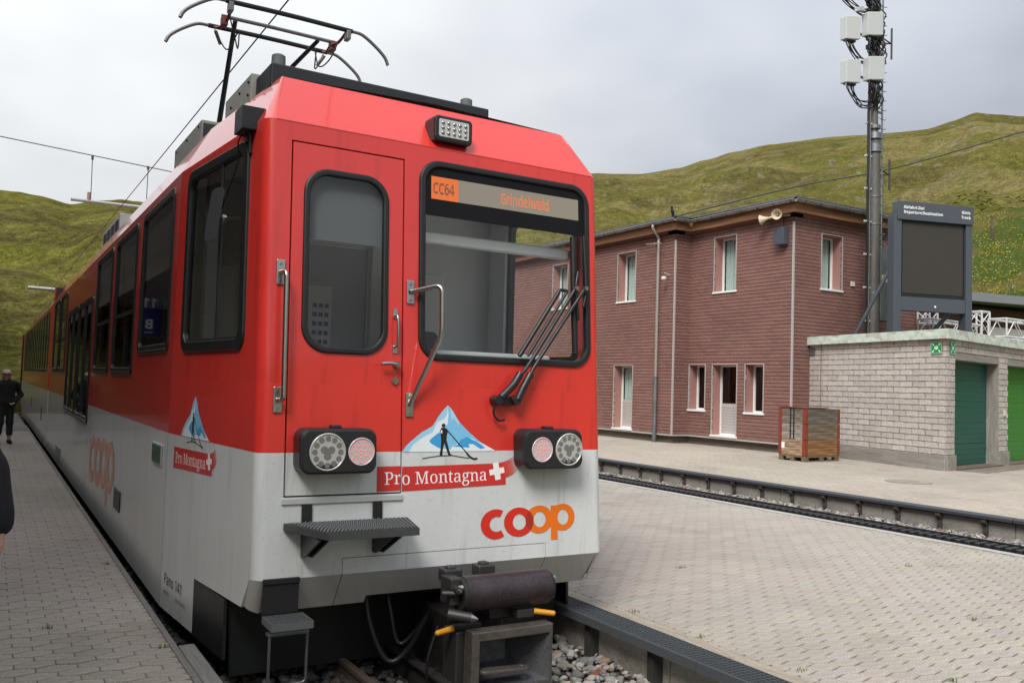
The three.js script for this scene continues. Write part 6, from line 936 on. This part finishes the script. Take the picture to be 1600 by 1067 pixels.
// ---------------------------------------------------------------- overhead line
{
  const W = M(0.10, 0.095, 0.09, { roughness: 0.5, metalness: 0.6 });
  const wire = (label, pts, r) => { const t = thing('overhead_wire', label, 'wire', pts[0]); part(t, 'wire_strand', tube(pts, r, 6, 40), W); return t; };
  wire('contact wire running above the train to the pantograph', [[2.45, 5.53, 6], [2.45, 5.53, -9.5], [2.45, 5.54, -26], [2.45, 5.62, -44], [2.2, 5.7, -70]], 0.009);
  const Z = -27, a = pixZ(-10, 211, Z), b = pixZ(265, 268, Z), far = [a[0] - (b[0] - a[0]) * 1.5, a[1] + (a[1] - b[1]) * 1.5, Z], rt = [b[0] + (b[0] - a[0]) * 0.7, b[1] - (a[1] - b[1]) * 0.7, Z];
  wire('thin span wire crossing above the train roof against the sky', [far, a, b, rt], 0.014);
  wire('sagging cable from the shingled roof up to the right', [[18.4, 7.17, -21.1], [23, 9.0 - 0.35, -20], pixZ(1400, 262, -18.5), pixZ(1605, 204, -17.5)], 0.028);
  for (const [u, v0, v1] of [[144, 246, 312], [231, 262, 318]]) { const p = pixZ(u, v0, Z), q = pixZ(u - 3, v1, Z); const t = thing('dropper', u < 200 ? 'vertical dropper from the span wire down to the grey arm' : 'vertical dropper from the span wire to behind the roof edge', 'wire', p); part(t, 'dropper_rod', cyl(p, q, 0.012, 0.012, 6), W); part(t, 'clamp', box(p[0] - 0.03, p[0] + 0.03, p[1] - 0.06, p[1] + 0.04, Z - 0.03, Z + 0.03), W); }
  const arm = (label, z, u0, v0, u1, v1, r) => {
    const p = pixZ(u0, v0, z), q = pixZ(u1, v1, z), mx = 6.2, my = q[1] + (q[1] - p[1]) / (q[0] - p[0]) * (mx - q[0]), t = thing('catenary_mast', label, 'mast', [mx, -0.3, z], 'catenary masts behind the train'), G = M(0.42, 0.42, 0.41, { roughness: 0.5, metalness: 0.4 });
    part(t, 'post', box(mx - 0.1, mx + 0.1, -0.3, my + 0.6, z - 0.1, z + 0.1), G); part(t, 'cantilever_arm', cyl(p, [mx - 0.1, my, z], r, r, 8), G); part(t, 'insulator', cyl([p[0] + (mx - p[0]) * 0.1, lerp(p[1], my, 0.1) - 0.05, z], [p[0] + (mx - p[0]) * 0.1, lerp(p[1], my, 0.1) + 0.25, z], 0.05, 0.05, 8), M(0.3, 0.2, 0.15));
  };
  arm('catenary mast whose grey arm carries the droppers above the train', Z, 110, 311, 195, 321, 0.05);
  arm('catenary mast with arm showing over the panorama car roof', -52, 43, 449, 92, 453, 0.09); arm('catenary mast farther along with arm low over the meadow', -70, 24, 495, 52, 498, 0.09); arm('distant catenary mast with arm beside the green meadow', -86, 8, 510, 38, 514, 0.1);
  for (const [az, r, h, lab] of [[59.55, 70, 2.0, 'weathered fence post standing in the flowery meadow'], [57.45, 77, 0.8, 'small fence post on the crest of the meadow']]) { const x = r * Math.sin(az * D2R), z = -r * Math.cos(az * D2R), y = terrainY(x, z), t = thing('fence_post', lab, 'post', [x, y, z]); part(t, 'post_shaft', cyl([x + 0.1, y - 0.2, z], [x - 0.08, y + h, z], 0.11, 0.09, 8), M(0.30, 0.21, 0.14, { roughness: 0.95, map: woodTex })); }
}
// ---------------------------------------------------------------- people: one continuous surface each, from tapered bones
function capsule(p, b) {                                           // distance to a cone-like capsule between two joints
  const ax = b.a[0], ay = b.a[1], az = b.a[2], dx = b.b[0] - ax, dy = b.b[1] - ay, dz = b.b[2] - az, px = p[0] - ax, py = p[1] - ay, pz = p[2] - az;
  const t = clamp((px * dx + py * dy + pz * dz) / (dx * dx + dy * dy + dz * dz + 1e-9)); const fx = b.fx || 1;
  return Math.hypot((px - dx * t) / fx, py - dy * t, (pz - dz * t)) - lerp(b.ra, b.rb, t);
}
function skin(bones, cell, k, colors) {                             // surface nets over the bones' smooth union
  const lo = [1e9, 1e9, 1e9], hi = [-1e9, -1e9, -1e9];
  for (const b of bones) for (const e of [b.a, b.b]) for (let i = 0; i < 3; i++) { const r = Math.max(b.ra, b.rb) * (b.fx || 1) + 2.5 * cell; lo[i] = Math.min(lo[i], e[i] - r); hi[i] = Math.max(hi[i], e[i] + r); }
  const n = [0, 1, 2].map((i) => Math.ceil((hi[i] - lo[i]) / cell) + 1), F = new Float32Array(n[0] * n[1] * n[2]).fill(1), id = (x, y, z) => (z * n[1] + y) * n[0] + x;
  const dist = (p) => { let d = 1; for (const b of bones) { const q = capsule(p, b); const h = Math.max(k - Math.abs(d - q), 0) / k; d = Math.min(d, q) - h * h * k * 0.25; } return d; };
  for (let z = 0; z < n[2]; z++) for (let y = 0; y < n[1]; y++) for (let x = 0; x < n[0]; x++) F[id(x, y, z)] = dist([lo[0] + x * cell, lo[1] + y * cell, lo[2] + z * cell]);
  const vid = new Int32Array(F.length).fill(-1), pos = [], col = [], idx = [];
  for (let z = 0; z < n[2] - 1; z++) for (let y = 0; y < n[1] - 1; y++) for (let x = 0; x < n[0] - 1; x++) {
    let c = 0, sx = 0, sy = 0, sz = 0; const f = (i, j, l) => F[id(x + i, y + j, z + l)];
    for (const [a, b] of EDG) { const u = f(...a), v = f(...b); if ((u < 0) !== (v < 0)) { const t = u / (u - v); sx += lerp(a[0], b[0], t); sy += lerp(a[1], b[1], t); sz += lerp(a[2], b[2], t); c++; } }
    if (!c) continue; const p = [lo[0] + (x + sx / c) * cell, lo[1] + (y + sy / c) * cell, lo[2] + (z + sz / c) * cell]; vid[id(x, y, z)] = pos.length / 3; pos.push(...p);
    let bd = 1e9, bc = 0; for (const b of bones) { const q = capsule(p, b); if (q < bd) { bd = q; bc = b.c; } } col.push(...colors[bc]);
  }
  const quad = (a, b, c, d, fl) => { if (a < 0 || b < 0 || c < 0 || d < 0) return; fl ? idx.push(a, c, b, a, d, c) : idx.push(a, b, c, a, c, d); };
  for (let z = 1; z < n[2] - 1; z++) for (let y = 1; y < n[1] - 1; y++) for (let x = 1; x < n[0] - 1; x++) {
    const s = F[id(x, y, z)] < 0;
    if (s !== F[id(x + 1, y, z)] < 0) quad(vid[id(x, y - 1, z - 1)], vid[id(x, y, z - 1)], vid[id(x, y, z)], vid[id(x, y - 1, z)], !s);
    if (s !== F[id(x, y + 1, z)] < 0) quad(vid[id(x - 1, y, z - 1)], vid[id(x - 1, y, z)], vid[id(x, y, z)], vid[id(x, y, z - 1)], !s);
    if (s !== F[id(x, y, z + 1)] < 0) quad(vid[id(x - 1, y - 1, z)], vid[id(x, y - 1, z)], vid[id(x, y, z)], vid[id(x - 1, y, z)], !s);
  }
  const g = new THREE.BufferGeometry(); g.setAttribute('position', new THREE.Float32BufferAttribute(pos, 3)); g.setAttribute('color', new THREE.Float32BufferAttribute(col, 3)); g.setIndex(idx); g.computeVertexNormals(); return g;
}
const EDG = []; for (let a = 0; a < 3; a++) for (let i = 0; i < 2; i++) for (let j = 0; j < 2; j++) { const p = [0, 0, 0], b = (a + 1) % 3, c = (a + 2) % 3; p[b] = i; p[c] = j; const q = [...p]; q[a] = 1; EDG.push([p, q]); }
const bone = (a, b, ra, rb, c, fx) => ({ a, b, ra, rb, c, fx });
function hand(w, dir, side, curl, s = 1) {                         // palm, four fingers, thumb; w = wrist, hanging along dir
  const d = V(...dir).normalize(), o = V(...side).normalize(), n = d.clone().cross(o).normalize(), at = (l, a, h) => { const p = V(...w).addScaledVector(d, l * s).addScaledVector(o, a * s).addScaledVector(n, h * s); return [p.x, p.y, p.z]; }, L = [];
  for (const a of [-0.028, -0.009, 0.010, 0.028]) L.push(bone(at(0.0, a * 0.55, 0), at(0.085, a, 0), 0.016 * s, 0.0125 * s, 0));
  [[-0.029, 0.058], [-0.0095, 0.07], [0.0105, 0.066], [0.029, 0.05]].forEach(([a, len]) => { let p = at(0.085, a, 0), l = 0.085, h = 0; for (let k = 0; k < 3; k++) { const ang = curl * (k + 0.6), st = len * [0.46, 0.32, 0.24][k]; l += st * Math.cos(ang); h += st * Math.sin(ang); const q = at(l, a * 1.04, h); L.push(bone(p, q, 0.0095 * s - 0.0007 * k, 0.0088 * s - 0.0007 * k, 0)); p = q; } });
  L.push(bone(at(0.015, -0.02, 0.005), at(0.05, -0.047, 0.018), 0.015 * s, 0.011 * s, 0), bone(at(0.05, -0.047, 0.018), at(0.082, -0.052, 0.03), 0.0105 * s, 0.0085 * s, 0)); return L;
}
function person(label, at, o) {
  const t = thing('person', label, 'person', at), m = new THREE.MeshStandardMaterial({ vertexColors: true, roughness: 0.85 }), C = o.colors;
  const parts = [skin(o.body, 0.0125, 0.05, C)]; for (const h of o.hands) parts.push(skin(h, 0.0035, 0.008, C)); parts.push(skin(o.head, 0.0055, 0.02, C));
  const b = sh(new THREE.Mesh(mergeGeometries(parts), m)); b.name = 'body'; t.add(b); t.org = [0, 0, 0]; b.org = [0, 0, 0];
  for (const [n, g, mm] of o.extra) { const e = sh(new THREE.Mesh(Array.isArray(g) ? merge(g) : g, mm)); e.name = n; b.add(e); }
  t.rotation.y = o.turn || 0; t.scale.setScalar(o.scale || 1); return t;
}
// colours: 0 skin, 1 jacket, 2 trousers, 3 shoes, 4 socks
const headBones = (x, y, z, dx) => [bone([x, y + 0.03, z - 0.01], [x, y + 0.045, z + 0.005], 0.082, 0.08, 0), bone([x, y - 0.03, z + 0.025], [x, y - 0.075, z + 0.05], 0.062, 0.036, 0), bone([x + dx, y + 0.0, z + 0.085], [x + dx, y - 0.022, z + 0.104], 0.010, 0.014, 0), bone([x - 0.022, y - 0.055, z + 0.083], [x + 0.022, y - 0.055, z + 0.083], 0.009, 0.009, 0), bone([x - 0.083, y, z - 0.005], [x - 0.083, y - 0.03, z], 0.016, 0.011, 0), bone([x + 0.083, y, z - 0.005], [x + 0.083, y - 0.03, z], 0.016, 0.011, 0), bone([x, y - 0.06, z - 0.01], [x, y - 0.16, z - 0.02], 0.05, 0.055, 0)];
const eyes = (x, y, z) => [new THREE.SphereGeometry(0.009, 8, 6).translate(x - 0.03, y + 0.005, z + 0.078), new THREE.SphereGeometry(0.009, 8, 6).translate(x + 0.03, y + 0.005, z + 0.078)];
{
  const J = 1, T = 2, S = 3;
  const body = [bone([-0.07, 0.93, 0], [0.07, 0.93, 0], 0.135, 0.135, J, 1.0), bone([0, 0.95, 0], [0, 1.28, 0], 0.135, 0.15, J, 1.25), bone([-0.14, 1.32, -0.01], [0.14, 1.32, -0.01], 0.075, 0.075, J), bone([0, 1.32, -0.01], [0, 1.41, -0.01], 0.07, 0.055, J),
    bone([-0.09, 0.86, 0], [-0.095, 0.48, 0.07], 0.10, 0.068, T), bone([-0.095, 0.48, 0.07], [-0.10, 0.25, 0.0], 0.068, 0.06, T), bone([-0.10, 0.25, 0.0], [-0.10, 0.09, -0.05], 0.042, 0.034, 0),
    bone([0.09, 0.86, 0], [0.095, 0.48, 0.05], 0.10, 0.068, T), bone([0.095, 0.48, 0.05], [0.10, 0.24, 0.05], 0.068, 0.062, T), bone([0.10, 0.24, 0.05], [0.10, 0.09, 0.05], 0.042, 0.035, 0),
    bone([-0.10, 0.05, -0.08], [-0.11, 0.038, 0.10], 0.045, 0.038, S), bone([0.10, 0.05, 0.02], [0.11, 0.038, 0.20], 0.045, 0.038, S),
    bone([0.19, 1.32, -0.01], [0.30, 1.08, -0.06], 0.064, 0.052, J), bone([0.30, 1.08, -0.06], [0.17, 0.93, 0.10], 0.052, 0.042, J), bone([-0.19, 1.32, -0.01], [-0.24, 1.06, -0.03], 0.064, 0.052, J), bone([-0.24, 1.06, -0.03], [-0.22, 0.83, 0.08], 0.052, 0.04, J)];
  const y = 1.50, x = -0.02, z = 0.05;
  person('walking person in black jacket, cropped black trousers and pale cap on platform', [0.36, 0, -22.43], { turn: 0.15, body, hands: [hand([0.17, 0.925, 0.105], [-0.75, -0.45, 0.35], [0.2, -0.5, 0.8], 0.35, 0.95), hand([-0.22, 0.82, 0.085], [0.02, -0.95, 0.15], [0, 0.1, 1], 0.3, 0.95)], head: headBones(x, y, z, -0.02), colors: [[0.46, 0.26, 0.19], [0.012, 0.012, 0.014], [0.014, 0.014, 0.016], [0.02, 0.02, 0.03]],
    extra: [['cap', [new THREE.SphereGeometry(0.098, 18, 10, 0, 6.283, 0, 1.45).scale(1, 0.95, 1.12).translate(x, y + 0.045, z), new THREE.CylinderGeometry(0.085, 0.085, 0.012, 18, 1, false, -1.2, 2.4).translate(x, y + 0.055, z + 0.07)], M(0.42, 0.38, 0.33, { roughness: 0.9 })], ['hair', new THREE.SphereGeometry(0.09, 14, 10, 0, 6.283, 0.9, 1.3).scale(1, 1.15, 0.9).translate(x, y + 0.0, z - 0.035), M(0.10, 0.065, 0.04, { roughness: 0.9 })], ['eyes', eyes(x, y, z), SOOT]] });
  // the second person stands at the picture's left edge: only the sleeve and the hand reach into the frame
  const b2 = [bone([-0.07, 0.98, 0], [0.07, 0.98, 0], 0.14, 0.14, J, 1.05), bone([0, 1.0, 0], [0, 1.36, 0], 0.14, 0.155, J, 1.28), bone([-0.15, 1.41, -0.01], [0.15, 1.41, -0.01], 0.078, 0.078, J), bone([0, 1.41, -0.01], [0, 1.5, -0.01], 0.07, 0.056, J),
    bone([-0.095, 0.92, 0], [-0.10, 0.50, 0.03], 0.105, 0.072, T), bone([-0.10, 0.50, 0.03], [-0.10, 0.09, 0], 0.07, 0.05, T), bone([0.095, 0.92, 0], [0.10, 0.50, 0.03], 0.105, 0.072, T), bone([0.10, 0.50, 0.03], [0.10, 0.09, 0], 0.07, 0.05, T), bone([-0.10, 0.05, -0.05], [-0.11, 0.04, 0.15], 0.048, 0.04, S), bone([0.10, 0.05, -0.05], [0.11, 0.04, 0.15], 0.048, 0.04, S),
    bone([0.205, 1.40, -0.01], [0.285, 1.14, -0.03], 0.068, 0.06, J), ...[0, 1, 2, 3, 4].map((i) => bone([0.285 + 0.012 * i, 1.14 - 0.058 * i, -0.03 + 0.01 * i], [0.29 + 0.012 * i, 1.115 - 0.058 * i, -0.028 + 0.01 * i], 0.062 - 0.002 * i, 0.061 - 0.002 * i, J)), bone([0.285, 1.14, -0.03], [0.34, 0.86, 0.02], 0.05, 0.043, J), bone([-0.205, 1.40, -0.01], [-0.28, 1.14, -0.03], 0.068, 0.06, J), bone([-0.28, 1.14, -0.03], [-0.31, 0.86, 0.05], 0.058, 0.045, J)];
  const Y = 1.60, Z = 0.04;
  person('person in dark quilted jacket whose sleeve and hand hang beside the paving', [-0.25, 0, -5.0], { turn: 0, body: b2, hands: [hand([0.345, 0.85, 0.02], [0.02, -0.98, 0.12], [0, 0.12, 1], 0.35), hand([-0.31, 0.855, 0.05], [0.05, -0.98, 0.12], [0, 0.12, 1], 0.35)], head: headBones(0, Y, Z, 0), colors: [[0.50, 0.29, 0.21], [0.010, 0.011, 0.016], [0.02, 0.024, 0.04], [0.03, 0.03, 0.03]], extra: [['hair', new THREE.SphereGeometry(0.1, 16, 10, 0, 6.283, 0, 1.9).scale(0.98, 1, 1.0).translate(0, Y + 0.035, Z - 0.02), M(0.06, 0.04, 0.025, { roughness: 0.9 })], ['eyes', eyes(0, Y, Z), SOOT]] });
}
renderer.render(scene, camera);
